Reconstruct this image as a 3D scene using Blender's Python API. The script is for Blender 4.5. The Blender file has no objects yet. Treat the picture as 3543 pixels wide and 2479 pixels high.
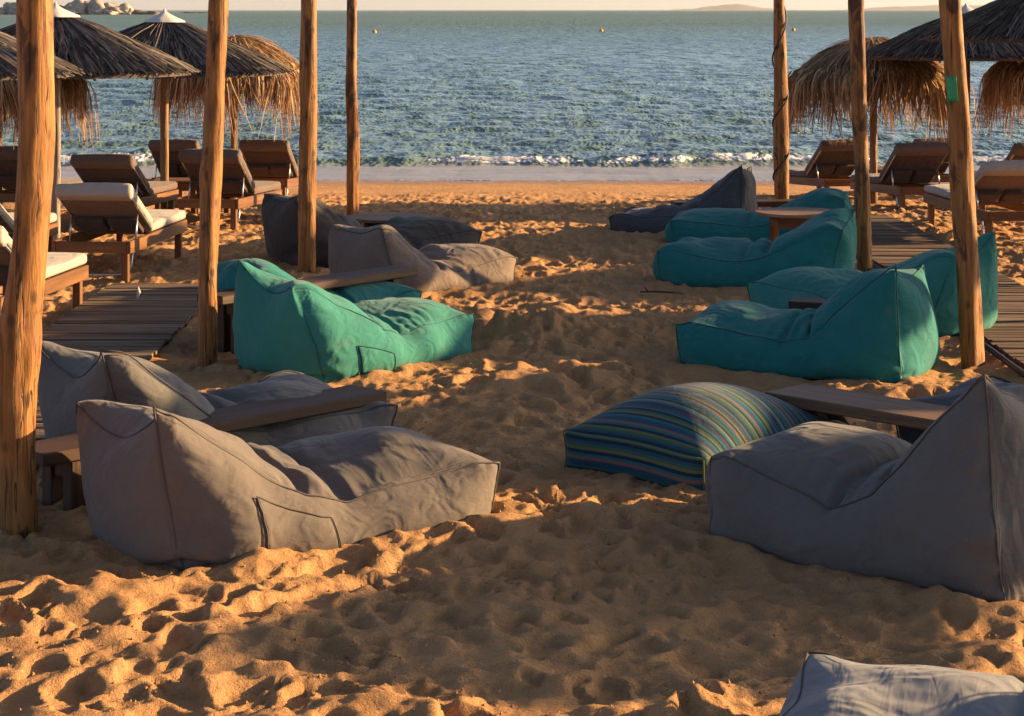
import bpy, bmesh, math, random
import numpy as np
from mathutils import Vector, Matrix

R = math.radians
PI = math.pi
scene = bpy.context.scene
C = scene.collection

# ------------------------------------------------------------------ camera
cam_data = bpy.data.cameras.new('camera')
cam = bpy.data.objects.new('camera', cam_data)
C.objects.link(cam)
cam.location = (0.0, 0.0, 2.2)
cam.rotation_euler = (R(90), 0, 0)          # level camera, long lens, frame shifted down
cam_data.sensor_width = 36.0
cam_data.lens = 72.0
cam_data.shift_y = -0.340
cam_data.clip_start = 0.1
cam_data.clip_end = 60000.0
scene.camera = cam

# ------------------------------------------------------------------ light
SUN_ELEV = R(14.0)
SUN_AZ = R(15.0)        # from +X towards +Y: low, right, a little beyond the beach bar
sun_dir = Vector((math.cos(SUN_ELEV) * math.cos(SUN_AZ), math.cos(SUN_ELEV) * math.sin(SUN_AZ), math.sin(SUN_ELEV)))
world = bpy.data.worlds.new('World')
scene.world = world
world.use_nodes = True
wn = world.node_tree
wn.nodes.clear()
sky_n = wn.nodes.new('ShaderNodeTexSky')
sky_n.sky_type = 'NISHITA'
sky_n.sun_disc = False
sky_n.sun_elevation = SUN_ELEV
sky_n.sun_rotation = R(90) - SUN_AZ
sky_n.altitude = 0.0
sky_n.air_density = 0.42
sky_n.dust_density = 1.0
sky_n.ozone_density = 1.0
bg_n = wn.nodes.new('ShaderNodeBackground')
bg_n.inputs['Strength'].default_value = 0.082
wo_n = wn.nodes.new('ShaderNodeOutputWorld')
wn.links.new(sky_n.outputs[0], bg_n.inputs['Color'])
wn.links.new(bg_n.outputs[0], wo_n.inputs['Surface'])

sun_data = bpy.data.lights.new('sun', 'SUN')
sun_data.energy = 4.8
sun_data.angle = R(0.7)
sun_data.color = (1.0, 0.69, 0.38)
sun = bpy.data.objects.new('sun', sun_data)
C.objects.link(sun)
sun.location = (30, 15, 20)
sun.rotation_euler = sun_dir.to_track_quat('Z', 'Y').to_euler()

scene.view_settings.view_transform = 'Standard'
scene.view_settings.look = 'None'
scene.view_settings.exposure = 1.5
scene.view_settings.gamma = 1.0
scene.view_settings.use_curve_mapping = False
scene.view_settings.use_white_balance = True       # warm daylight balance
scene.view_settings.white_balance_temperature = 7200
scene.render.engine = 'CYCLES'
scene.cycles.use_denoising = True
scene.cycles.max_bounces = 6
scene.cycles.diffuse_bounces = 3
scene.cycles.glossy_bounces = 3
scene.cycles.transmission_bounces = 3
scene.cycles.volume_bounces = 0
scene.cycles.caustics_reflective = False
scene.cycles.caustics_refractive = False

# ------------------------------------------------------------------ helpers
def make_mesh(name, verts, faces, smooth=True):
    me = bpy.data.meshes.new(name)
    me.from_pydata([tuple(map(float, v)) for v in verts], [], [tuple(int(i) for i in f) for f in faces])
    if smooth:
        me.polygons.foreach_set('use_smooth', [True] * len(me.polygons))
    me.update()
    return me

def quad_mesh(name, verts, quads, smooth=True):
    """fast mesh from numpy arrays of verts (n,3) and quads (m,4)"""
    me = bpy.data.meshes.new(name)
    n, m = len(verts), len(quads)
    me.vertices.add(n)
    me.vertices.foreach_set('co', np.asarray(verts, np.float32).ravel())
    me.loops.add(m * 4)
    me.loops.foreach_set('vertex_index', np.asarray(quads, np.int32).ravel())
    me.polygons.add(m)
    me.polygons.foreach_set('loop_start', np.arange(m, dtype=np.int32) * 4)
    me.polygons.foreach_set('use_smooth', np.full(m, smooth, bool))
    me.update(calc_edges=True)
    me.validate()
    return me

def link(name, me, mat=None, parent=None, loc=None, rotz=None):
    o = bpy.data.objects.new(name, me)
    C.objects.link(o)
    if mat is not None and me is not None and len(me.materials) == 0:
        me.materials.append(mat)
    if parent is not None:
        o.parent = parent
    if loc is not None:
        o.location = loc
    if rotz is not None:
        o.rotation_euler = (0, 0, rotz)
    return o

def empty(name, loc=(0, 0, 0), rotz=0.0, scale=None):
    o = bpy.data.objects.new(name, None)
    C.objects.link(o)
    o.location = loc
    o.rotation_euler = (0, 0, rotz)
    o.empty_display_size = 0.1
    if scale is not None:
        o.scale = scale
    return o

def tag(o, label=None, cat=None, group=None, kind=None):
    if label: o['label'] = label
    if cat: o['category'] = cat
    if group: o['group'] = group
    if kind: o['kind'] = kind
    return o

def copy_tree(o, parent=None):
    c = o.copy()
    C.objects.link(c)
    if parent is not None:
        c.parent = parent
    for ch in list(o.children):
        copy_tree(ch, c)
    return c

class MB:
    """collects simple shapes, builds one mesh object"""
    def __init__(self):
        self.v = []; self.f = []
    def add(self, verts, faces):
        b = len(self.v)
        self.v.extend([tuple(x) for x in verts])
        self.f.extend([tuple(i + b for i in f) for f in faces])
        return self
    def box(self, lo, hi, M=None, ch=0.0):
        x0, y0, z0 = lo; x1, y1, z1 = hi
        if ch <= 0:
            vs = [(x0,y0,z0),(x1,y0,z0),(x1,y1,z0),(x0,y1,z0),(x0,y0,z1),(x1,y0,z1),(x1,y1,z1),(x0,y1,z1)]
            fs = [(0,3,2,1),(4,5,6,7),(0,1,5,4),(1,2,6,5),(2,3,7,6),(3,0,4,7)]
        else:
            bm = bmesh.new()
            bmesh.ops.create_cube(bm, size=1.0)
            for v in bm.verts:
                v.co = Vector((x0 + (v.co.x + .5) * (x1 - x0), y0 + (v.co.y + .5) * (y1 - y0), z0 + (v.co.z + .5) * (z1 - z0)))
            bmesh.ops.bevel(bm, geom=bm.edges[:], offset=ch, segments=1, affect='EDGES', profile=.5)
            bm.verts.index_update()
            vs = [tuple(v.co) for v in bm.verts]
            fs = [tuple(v.index for v in f.verts) for f in bm.faces]
            bm.free()
        if M is not None:
            vs = [tuple(M @ Vector(v)) for v in vs]
        return self.add(vs, fs)
    def tube(self, pts, rad, n=8, cap=True):
        pts = [Vector(p) for p in pts]
        if not hasattr(rad, '__len__'):
            rad = [rad] * len(pts)
        vs = []; fs = []
        t0 = (pts[1] - pts[0]).normalized()
        ref = Vector((0, 0, 1)) if abs(t0.z) < .9 else Vector((1, 0, 0))
        nrm = t0.cross(ref).normalized()
        for i, p in enumerate(pts):
            if i == 0: t = pts[1] - pts[0]
            elif i == len(pts) - 1: t = pts[-1] - pts[-2]
            else: t = pts[i + 1] - pts[i - 1]
            t = t.normalized() if t.length > 1e-9 else t0
            nrm = (nrm - t * nrm.dot(t))
            if nrm.length < 1e-6:
                nrm = t.orthogonal()
            nrm.normalize()
            bi = t.cross(nrm)
            for k in range(n):
                a = 2 * PI * k / n
                vs.append(p + (nrm * math.cos(a) + bi * math.sin(a)) * rad[i])
        for i in range(len(pts) - 1):
            for k in range(n):
                a, b = i * n + k, i * n + (k + 1) % n
                fs.append((a, b, b + n, a + n))
        if cap:
            fs.append(tuple(range(n - 1, -1, -1)))
            fs.append(tuple(range((len(pts) - 1) * n, len(pts) * n)))
        return self.add(vs, fs)
    def mesh(self, name, smooth=False):
        return make_mesh(name, self.v, self.f, smooth)
    def build(self, name, mat, parent=None, smooth=False):
        return link(name, self.mesh(name, smooth), mat, parent)

# numpy value noise -------------------------------------------------------
_rng = np.random.default_rng(7)
_LAT = _rng.random((256, 256)).astype(np.float32)
def vnoise(x, y):
    xi = np.floor(x).astype(np.int64); yi = np.floor(y).astype(np.int64)
    fx = (x - xi).astype(np.float32); fy = (y - yi).astype(np.float32)
    fx = fx * fx * fx * (fx * (fx * 6 - 15) + 10); fy = fy * fy * fy * (fy * (fy * 6 - 15) + 10)
    a = _LAT[xi & 255, yi & 255]; b = _LAT[(xi + 1) & 255, yi & 255]
    c = _LAT[xi & 255, (yi + 1) & 255]; d = _LAT[(xi + 1) & 255, (yi + 1) & 255]
    return (a * (1 - fx) + b * fx) * (1 - fy) + (c * (1 - fx) + d * fx) * fy - .5
def fbm(x, y, o=4, g=.5):
    s = 0; a = 1.0
    for i in range(o):
        s = s + a * vnoise(x * 2 ** i + 17.3 * i, y * 2 ** i + 9.1 * i)
        a *= g
    return s

def ground(y):
    """beach profile: level by the posts, falling gently to the sea"""
    y = np.asarray(y, float)
    t = np.clip(y - 20.5, 0, None)
    return -0.05 * t * t / (t + 1.2)
SEA_Z = -0.60
# ------------------------------------------------------------------ materials
class NT:
    def __init__(self, name):
        self.m = bpy.data.materials.new(name)
        self.m.use_nodes = True
        self.t = self.m.node_tree
        self.t.nodes.clear()
        self.out = self.n('ShaderNodeOutputMaterial')
        self.b = self.n('ShaderNodeBsdfPrincipled')
        self.l(self.b.outputs[0], self.out.inputs['Surface'])
    def n(self, t, **k):
        x = self.t.nodes.new(t)
        for a, v in k.items(): setattr(x, a, v)
        return x
    def l(self, a, b): self.t.links.new(a, b)
    def val(self, node, **k):
        for a, v in k.items(): node.inputs[a].default_value = v
        return node
    def coords(self, kind='Object', scale=(1, 1, 1), attr=None, rot=(0, 0, 0)):
        if attr:
            s = self.n('ShaderNodeAttribute'); s.attribute_name = attr; o = s.outputs['Vector']
        elif kind == 'World':
            s = self.n('ShaderNodeNewGeometry'); o = s.outputs['Position']
        else:
            s = self.n('ShaderNodeTexCoord'); o = s.outputs[kind]
        m = self.n('ShaderNodeMapping')
        m.inputs['Scale'].default_value = scale
        m.inputs['Rotation'].default_value = rot
        self.l(o, m.inputs['Vector'])
        return m.outputs[0]
    def noise(self, vec, scale, detail=4, rough=.5, dist=0.0):
        n = self.n('ShaderNodeTexNoise')
        n.inputs['Scale'].default_value = scale; n.inputs['Detail'].default_value = detail
        n.inputs['Roughness'].default_value = rough; n.inputs['Distortion'].default_value = dist
        self.l(vec, n.inputs['Vector'])
        return n.outputs['Fac']
    def ramp(self, fac, stops, interp='LINEAR'):
        r = self.n('ShaderNodeValToRGB')
        r.color_ramp.interpolation = interp
        e = r.color_ramp.elements
        while len(e) < len(stops): e.new(.5)
        for k, (p, c) in enumerate(stops):
            e[k].position = p
            e[k].color = (c[0], c[1], c[2], 1) if hasattr(c, '__len__') else (c, c, c, 1)
        self.l(fac, r.inputs['Fac'])
        return r.outputs['Color']
    def mix(self, fac, a, b, mode='MIX'):
        m = self.n('ShaderNodeMix', data_type='RGBA', blend_type=mode)
        for s, v in ((m.inputs['Factor'], fac), (m.inputs['A'], a), (m.inputs['B'], b)):
            if hasattr(v, 'is_linked') or isinstance(v, bpy.types.NodeSocket): self.l(v, s)
            elif hasattr(v, '__len__'): s.default_value = (v[0], v[1], v[2], 1)
            else: s.default_value = v
        return m.outputs['Result']
    def math(self, op, a, b=0.0, c=0.0, clamp=False):
        m = self.n('ShaderNodeMath', operation=op, use_clamp=clamp)
        for s, v in zip(m.inputs, (a, b, c)):
            if isinstance(v, bpy.types.NodeSocket): self.l(v, s)
            else: s.default_value = v
        return m.outputs[0]
    def bump(self, h, strength, dist, prev=None):
        b = self.n('ShaderNodeBump')
        b.inputs['Strength'].default_value = strength; b.inputs['Distance'].default_value = dist
        self.l(h, b.inputs['Height'])
        if prev is not None: self.l(prev, b.inputs['Normal'])
        return b.outputs[0]
    def rnd(self):
        return self.n('ShaderNodeObjectInfo').outputs['Random']
    def done(self, color=None, rough=None, normal=None, spec=None, sheen=None):
        if color is not None:
            if isinstance(color, bpy.types.NodeSocket): self.l(color, self.b.inputs['Base Color'])
            else: self.b.inputs['Base Color'].default_value = (*color, 1)
        if rough is not None:
            if isinstance(rough, bpy.types.NodeSocket): self.l(rough, self.b.inputs['Roughness'])
            else: self.b.inputs['Roughness'].default_value = rough
        if normal is not None: self.l(normal, self.b.inputs['Normal'])
        if spec is not None: self.b.inputs['Specular IOR Level'].default_value = spec
        if sheen is not None:
            self.b.inputs['Sheen Weight'].default_value = sheen
            self.b.inputs['Sheen Roughness'].default_value = .5
        return self.m

def fabric(name, col, var=.16, attr='pat', dust=.25):
    t = NT(name)
    v = t.coords(attr=attr) if attr else t.coords('Object')
    n1 = t.noise(v, 2.2, 5, .6)
    n2 = t.noise(v, 60, 3, .6)
    lo = tuple(c * (1 - var) for c in col); hi = tuple(min(1, c * (1 + var)) for c in col)
    c1 = t.ramp(n1, [(.3, lo), (.7, hi)])
    c2 = t.mix(t.math('MULTIPLY', n2, .25), c1, tuple(c * .7 for c in col))
    # sand dust caught in the cloth, patchy
    n4 = t.ramp(t.noise(v, 5.5, 6, .7), [(.56, 0), (.74, 1)])
    c3 = t.mix(t.math('MULTIPLY', n4, dust * .5), c2, (.34, .24, .15))
    wv = t.n('ShaderNodeTexWave', wave_type='BANDS', bands_direction='DIAGONAL')
    wv.inputs['Scale'].default_value = 110; wv.inputs['Distortion'].default_value = 1.0
    t.l(v, wv.inputs['Vector'])
    wr = t.noise(v, 6.5, 1.5, .45, 1.2)
    wr2 = t.noise(t.coords(attr=attr, scale=(1.3, .30, 2.0)) if attr else v, 13, 2, .45, .9)
    b = t.bump(wr, .42, .05)
    b = t.bump(wr2, .22, .022, b)
    b = t.bump(wv.outputs['Fac'], .08, .002, b)
    b = t.bump(t.noise(v, 700, 2, .5), .12, .0015, b)
    return t.done(c3, .88, b, .18, .12)

def wood(name, dark, light, grain=(1, 1, .06), scale=22, rough=.7, knots=.0, bumpd=.006, rand=.25, grey=None):
    t = NT(name)
    v = t.coords('Object', grain)
    # every board its own cut of the grain
    off = t.n('ShaderNodeVectorMath', operation='ADD')
    cmb = t.n('ShaderNodeCombineXYZ')
    rv = t.math('MULTIPLY', t.rnd(), 37.0)
    for k in range(3): t.l(rv, cmb.inputs[k])
    t.l(v, off.inputs[0]); t.l(cmb.outputs[0], off.inputs[1])
    v = off.outputs[0]
    n1 = t.noise(v, scale, 6, .65, .6)
    n2 = t.noise(v, scale * 4, 4, .6, .3)
    n3 = t.noise(v, scale * .25, 3, .5)
    f = t.math('ADD', t.math('MULTIPLY', n1, .65), t.math('MULTIPLY', n2, .35))
    c = t.ramp(f, [(.32, dark), (.52, tuple((a + b) / 2 for a, b in zip(dark, light))), (.70, light)])
    c = t.mix(t.ramp(n3, [(.40, .45), (.62, 0)]), c, tuple(x * .55 for x in dark))
    if grey is not None:
        c = t.mix(t.ramp(t.noise(v, scale * .5, 4, .6), [(.45, 0), (.7, .75)]), c, grey)
    hs = t.n('ShaderNodeHueSaturation')
    t.l(c, hs.inputs['Color'])
    t.l(t.math('MULTIPLY_ADD', t.rnd(), rand, 1 - rand / 2), hs.inputs['Value'])
    b = t.bump(n1, .5, bumpd)
    b = t.bump(n2, .35, bumpd * .4, b)
    return t.done(hs.outputs[0], rough, b, .3)

def post_wood(name, dark, light, patch=.5, base_dark=False):
    """debarked trunk: long fibres, knots, patches of bark left on"""
    t = NT(name)
    v = t.coords('Object', (1, 1, .10))
    vi = t.coords('Object', (1, 1, .35))
    fib = t.noise(v, 30, 6, .65, .8)
    fine = t.noise(t.coords('Object', (1, 1, .04)), 110, 4, .6)
    c = t.ramp(fib, [(.33, dark), (.48, tuple(.5 * (a + b) for a, b in zip(dark, light))), (.66, light)])
    c = t.mix(t.math('MULTIPLY', fine, .35), c, tuple(x * .6 for x in dark))
    pm = t.ramp(t.noise(vi, 7.5, 5, .6, .5), [(patch, 0), (patch + .06, 1)])
    c = t.mix(t.math('MULTIPLY', pm, .8), c, (.045, .022, .010))
    vor = t.n('ShaderNodeTexVoronoi'); vor.inputs['Scale'].default_value = 5.0
    t.l(t.coords('Object', (1.6, 1.6, .8)), vor.inputs['Vector'])
    kn = t.ramp(vor.outputs['Distance'], [(.07, 1), (.16, 0)])
    c = t.mix(t.math('MULTIPLY', kn, .75), c, (.06, .028, .012))
    crack = t.ramp(t.noise(t.coords('Object', (1, 1, .03)), 30, 3, .5, .5), [(.575, 0), (.595, 1), (.62, 0)])
    c = t.mix(t.math('MULTIPLY', crack, .85), c, (.025, .011, .005))
    b = t.bump(fib, .55, .012)
    b = t.bump(fine, .35, .004, b)
    b = t.bump(t.math('SUBTRACT', 1.0, crack), .8, .012, b)
    return t.done(c, .62, b, .3)

def plain(name, col, rough=.5, metal=0.0, spec=.5, nscale=0, namp=.2):
    t = NT(name)
    t.b.inputs['Metallic'].default_value = metal
    if nscale:
        n = t.noise(t.coords('Object'), nscale, 4, .6)
        c = t.ramp(n, [(.3, tuple(x * (1 - namp) for x in col)), (.7, tuple(min(1, x * (1 + namp)) for x in col))])
        b = t.bump(n, .25, .01)
        return t.done(c, rough, b, spec)
    return t.done(col, rough, None, spec)

def sand_mat():
    t = NT('sand')
    p = t.coords('World')
    n1 = t.noise(p, .9, 5, .6)
    n2 = t.noise(p, 14, 5, .65)
    n3 = t.noise(p, 230, 3, .7)
    c = t.ramp(n1, [(.3, (.52, .280, .125)), (.7, (.63, .350, .165))])
    c = t.mix(t.ramp(n2, [(.35, .45), (.65, 0)]), c, (.43, .222, .092))
    c = t.mix(t.ramp(n3, [(.34, .75), (.50, 0)]), c, (.27, .150, .065))
    c = t.mix(t.ramp(n3, [(.66, 0), (.80, .6)]), c, (.72, .54, .34))
    # scattered dark bits and pale shell crumbs
    vor = t.n('ShaderNodeTexVoronoi'); vor.inputs['Scale'].default_value = 15
    t.l(p, vor.inputs['Vector'])
    speck = t.ramp(vor.outputs['Distance'], [(.05, 1), (.09, 0)])
    wn_ = t.n('ShaderNodeTexWhiteNoise'); t.l(vor.outputs['Position'], wn_.inputs['Vector'])
    c = t.mix(t.math('MULTIPLY', speck, t.ramp(wn_.outputs['Value'], [(.90, 0), (.92, 1)])), c, (.80, .70, .56))
    c = t.mix(t.math('MULTIPLY', speck, t.ramp(wn_.outputs['Value'], [(.10, .9), (.12, 0)])), c, (.10, .06, .035))
    # wet strip by the water
    sp = t.n('ShaderNodeSeparateXYZ'); g = t.n('ShaderNodeNewGeometry'); t.l(g.outputs['Position'], sp.inputs[0])
    wob = t.math('MULTIPLY', t.noise(t.coords('World', (.25, 1, 1)), .8, 3), 1.6)
    wet = t.n('ShaderNodeMapRange'); wet.interpolation_type = 'SMOOTHSTEP'
    t.l(t.math('ADD', sp.outputs['Y'], wob), wet.inputs['Value'])
    wet.inputs['From Min'].default_value = 31.6; wet.inputs['From Max'].default_value = 33.4
    c = t.mix(t.math('MULTIPLY', wet.outputs[0], .55), c, (.22, .135, .075))
    rgh = t.math('MULTIPLY_ADD', wet.outputs[0], -.55, .95)
    b = t.bump(n2, .7, .035)
    b = t.bump(t.noise(p, 38, 5, .7), .8, .016, b)
    b = t.bump(n3, .8, .005, b)
    return t.done(c, rgh, b, .15)

def sea_mat():
    t = NT('sea_water')
    foam = t.n('ShaderNodeAttribute'); foam.attribute_name = 'foam'
    f = foam.outputs['Fac']
    p = t.coords('World')
    fn = t.noise(t.coords('World', (1, 1, 1)), 9.0, 6, .75)
    fn2 = t.noise(t.coords('World', (.35, 1, 1)), 2.2, 5, .65)
    fmix = t.math('ADD', t.math('MULTIPLY', fn, .65), t.math('MULTIPLY', fn2, .35))
    mask = t.math('ADD', f, t.math('MULTIPLY', t.math('MULTIPLY', t.math('SUBTRACT', fmix, .5), 2.6), t.math('MULTIPLY', f, 1.6, clamp=True)))
    mask = t.ramp(mask, [(.55, 0), (.75, 1)])
    shal = t.n('ShaderNodeAttribute'); shal.attribute_name = 'shallow'
    wash = t.n('ShaderNodeAttribute'); wash.attribute_name = 'wash'
    deep = t.ramp(t.noise(t.coords('World', (.01, .03, 1)), 1.0, 4, .5), [(.35, (.090, .165, .162)), (.65, (.112, .196, .185))])
    c = t.mix(shal.outputs['Fac'], deep, (.120, .190, .160))
    film = t.ramp(t.noise(t.coords('World', (.25, 1.6, 1)), 2.5, 5, .6), [(.3, (.27, .26, .255)), (.7, (.40, .39, .385))])
    c = t.mix(wash.outputs['Fac'], c, film)
    c = t.mix(mask, c, (.82, .82, .82))
    # ripples too fine to model far out widen the glints
    spg = t.n('ShaderNodeSeparateXYZ'); gg = t.n('ShaderNodeNewGeometry'); t.l(gg.outputs['Position'], spg.inputs[0])
    mr = t.n('ShaderNodeMapRange'); t.l(spg.outputs['Y'], mr.inputs['Value'])
    mr.inputs['From Min'].default_value = 60; mr.inputs['From Max'].default_value = 420
    far_r = t.ramp(mr.outputs[0], [(0, .10), (1, .52)])
    rgh = t.mix(mask, t.mix(wash.outputs['Fac'], far_r, (.38, .38, .38)), (.75, .75, .75))
    t.b.inputs['IOR'].default_value = 1.33
    w1 = t.noise(t.coords('World', (.9, 1, 1)), 1.6, 5, .62, .4)
    w2 = t.noise(t.coords('World', (.9, 1, 1)), 6.5, 4, .6, .3)
    w3 = t.noise(t.coords('World', (.40, .14, 1)), 1.0, 5, .65, .2)
    calm = t.math('SUBTRACT', 1.0, t.math('MULTIPLY', wash.outputs['Fac'], .94))
    b = t.bump(w3, .75, 1.6); t.l(t.math('MULTIPLY', calm, .75), b.node.inputs['Strength'])
    b = t.bump(w1, .5, .45, b); t.l(t.math('MULTIPLY', calm, .40), b.node.inputs['Strength'])
    b = t.bump(w2, .5, .09, b); t.l(t.math('MULTIPLY', calm, .5), b.node.inputs['Strength'])
    b = t.bump(t.math('MULTIPLY', fn, t.ramp(f, [(.9, 0), (.98, 1)])), .8, .12, b)
    return t.done(c, rgh, b, .5)

def stripes_mat():
    """woven stripes: many narrow coloured bands across the pattern"""
    t = NT('striped_weave')
    a = t.n('ShaderNodeAttribute'); a.attribute_name = 'pat'
    sp = t.n('ShaderNodeSeparateXYZ'); t.l(a.outputs['Vector'], sp.inputs[0])
    x = t.math('ADD', sp.outputs['X'], t.math('MULTIPLY', sp.outputs['Z'], -1.0))
    rr = random.Random(5)
    def band(period, seedcols, ph):
        fr = t.math('FRACT', t.math('MULTIPLY_ADD', x, 1 / period, ph))
        n = len(seedcols)
        return t.ramp(fr, [(k / n, c) for k, c in enumerate(seedcols)], 'CONSTANT')
    B = (.012, .085, .15); T = (.015, .17, .18); N_ = (.008, .022, .05); Y = (.17, .19, .06); P = (.11, .025, .08); O = (.30, .13, .09); G = (.05, .14, .07); W = (.20, .24, .20); K = (.01, .02, .025)
    cols1 = [B, T, N_, Y, G, K, T, B, P, N_, T, W, K, G, B, T, O, N_, Y, B, P, T, K, B, G, Y, N_, T, O, B]
    c1 = band(.36, cols1[:30], .13)
    wv = t.noise(t.coords(attr='pat', scale=(1, 1, 1)), 170, 2, .5)
    dots = t.n('ShaderNodeTexWave', wave_type='BANDS', bands_direction='Y'); dots.inputs['Scale'].default_value = 42
    dots.inputs['Distortion'].default_value = 2.0
    t.l(a.outputs['Vector'], dots.inputs['Vector'])
    c = t.mix(t.math('MULTIPLY', t.ramp(dots.outputs['Fac'], [(.4, 0), (.6, 1)]), .35), c1, (.02, .06, .09))
    c = t.mix(t.math('MULTIPLY', wv, .3), c, (.03, .05, .06))
    b = t.bump(t.noise(a.outputs['Vector'], 9, 4, .55), .3, .03)
    b = t.bump(wv, .3, .003, b)
    return t.done(c, .9, b, .1, .15)

def thatch_mat(name, stops, trans):
    t = NT(name)
    a = t.n('ShaderNodeAttribute'); a.attribute_name = 'tint'
    c = t.ramp(t.math('ADD', t.math('MULTIPLY', a.outputs['Fac'], .85), t.math('MULTIPLY', t.noise(t.coords('Object'), 24, 3), .2)), stops)
    m = t.done(c, .75, None, .25)
    if trans:
        tr = t.n('ShaderNodeBsdfTranslucent'); t.l(c, tr.inputs['Color'])
        mx = t.n('ShaderNodeMixShader'); mx.inputs[0].default_value = trans
        t.l(t.b.outputs[0], mx.inputs[1]); t.l(tr.outputs[0], mx.inputs[2]); t.l(mx.outputs[0], t.out.inputs['Surface'])
    return m

M = {}
M['sand'] = sand_mat()
M['sea'] = sea_mat()
M['teal'] = fabric('teal_canvas', (.010, .160, .150), .10)
M['teal_fade'] = fabric('teal_canvas_faded', (.030, .205, .170), .10)
M['grey'] = fabric('grey_canvas', (.148, .124, .106), .10, dust=.3)
M['grey_cool'] = fabric('cool_grey_canvas', (.132, .120, .107), .10)
M['grey_shaded'] = fabric('shaded_grey_canvas', (.058, .053, .049), .12)  # dark tone holds the shade of a bag turned from the sun
M['pale'] = fabric('pale_blue_grey_canvas', (.205, .208, .215), .10)
M['navy'] = fabric('slate_canvas', (.070, .072, .077), .12)
M['taupe'] = fabric('taupe_canvas', (.185, .140, .112), .12, dust=.4)
M['stripe'] = stripes_mat()
M['pipe_teal'] = plain('teal_piping', (.006, .095, .090), .8)
M['pipe_grey'] = plain('grey_piping', (.080, .066, .055), .8)
M['pipe_dark'] = plain('dark_piping', (.025, .026, .030), .8)
M['post'] = post_wood('post_wood', (.17, .065, .018), (.50, .220, .058), .57)
M['post_bark'] = post_wood('post_wood_patchy', (.17, .065, .018), (.48, .210, .058), .51)
M['pole'] = post_wood('parasol_pole_wood', (.17, .085, .035), (.36, .20, .085), .66)
M['pole_grey'] = post_wood('weathered_pole_wood', (.20, .16, .13), (.40, .33, .27), .66)
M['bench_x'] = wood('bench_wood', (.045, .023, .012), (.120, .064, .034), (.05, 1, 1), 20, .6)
M['bench_sunlit'] = wood('sunlit_bench_wood', (.110, .058, .030), (.280, .165, .095), (.05, 1, 1), 20, .6)  # lighter bench wood with sunlight put into its colour
M['bench_z'] = wood('bench_leg_wood', (.045, .022, .012), (.120, .060, .030), (1, 1, .06), 20, .65)
M['board'] = wood('boardwalk_wood', (.095, .055, .030), (.270, .170, .100), (.05, 1, 1), 26, .8, rand=.45, grey=(.27, .205, .15))
M['teak_x'] = wood('teak_wood', (.130, .052, .018), (.330, .150, .055), (.06, 1, 1), 20, .55)
M['teak_y'] = wood('teak_wood_cross', (.130, .052, .018), (.330, .150, .055), (1, .06, 1), 20, .55)
M['teak_z'] = wood('teak_wood_leg', (.120, .048, .017), (.300, .135, .050), (1, 1, .06), 20, .55)
M['table_top'] = wood('table_top_wood', (.190, .105, .060), (.400, .250, .155), (.05, 1, 1), 14, .6)
M['cream'] = fabric('cream_cushion', (.44, .375, .315), .07, None)
M['brown'] = fabric('shaded_brown_cushion', (.150, .105, .085), .10, None)  # brown tone holds the shade over most of the loungers
M['under'] = fabric('cushion_underside', (.200, .130, .085), .10, None)
M['under_shaded'] = fabric('shaded_cushion_underside', (.080, .050, .038), .10, None)  # darker copy for the lounger backs, their shade put into the colour
M['steel'] = plain('brushed_steel', (.62, .60, .57), .35, 1.0, .5)
M['reed'] = thatch_mat('reed_thatch', [(0, (.020, .016, .014)), (.45, (.085, .068, .056)), (.8, (.190, .155, .125)), (1, (.330, .275, .225))], .0)
M['straw'] = thatch_mat('straw_thatch', [(0, (.070, .036, .016)), (.4, (.300, .165, .075)), (.75, (.540, .345, .185)), (1, (.720, .530, .330))], .30)
M['cap'] = plain('parasol_cap_cloth', (.66, .60, .54), .8, nscale=8, namp=.1)
M['black'] = plain('black_rubber', (.012, .012, .013), .55)
M['green'] = plain('green_sticker', (.02, .30, .11), .5)
M['rock'] = plain('granite_rock', (.36, .30, .25), .9, nscale=.35, namp=.35)
M['rock_dark'] = plain('dark_rock', (.12, .085, .065), .9, nscale=.35, namp=.3)
M['hill'] = plain('hill_scrub', (.16, .14, .12), .95)
M['buoy'] = plain('buoy_plastic', (.75, .33, .04), .45)
M['rope_w'] = plain('white_cord', (.62, .58, .53), .85)
M['rope_d'] = plain('dark_cord', (.030, .032, .036), .85)
M['twig'] = plain('twig_bark', (.10, .055, .03), .9)
# ------------------------------------------------------------------ bean bags: sewn flat panels, filled and settled
def colour_edges(n, edges):
    used = [0] * n
    out = {}
    for k, (a, b) in enumerate(edges):
        m = used[a] | used[b]
        c = (~m & (m + 1)).bit_length() - 1
        used[a] |= 1 << c; used[b] |= 1 << c
        out.setdefault(c, []).append(k)
    return [np.array(v, np.int64) for v in out.values()]

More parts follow.
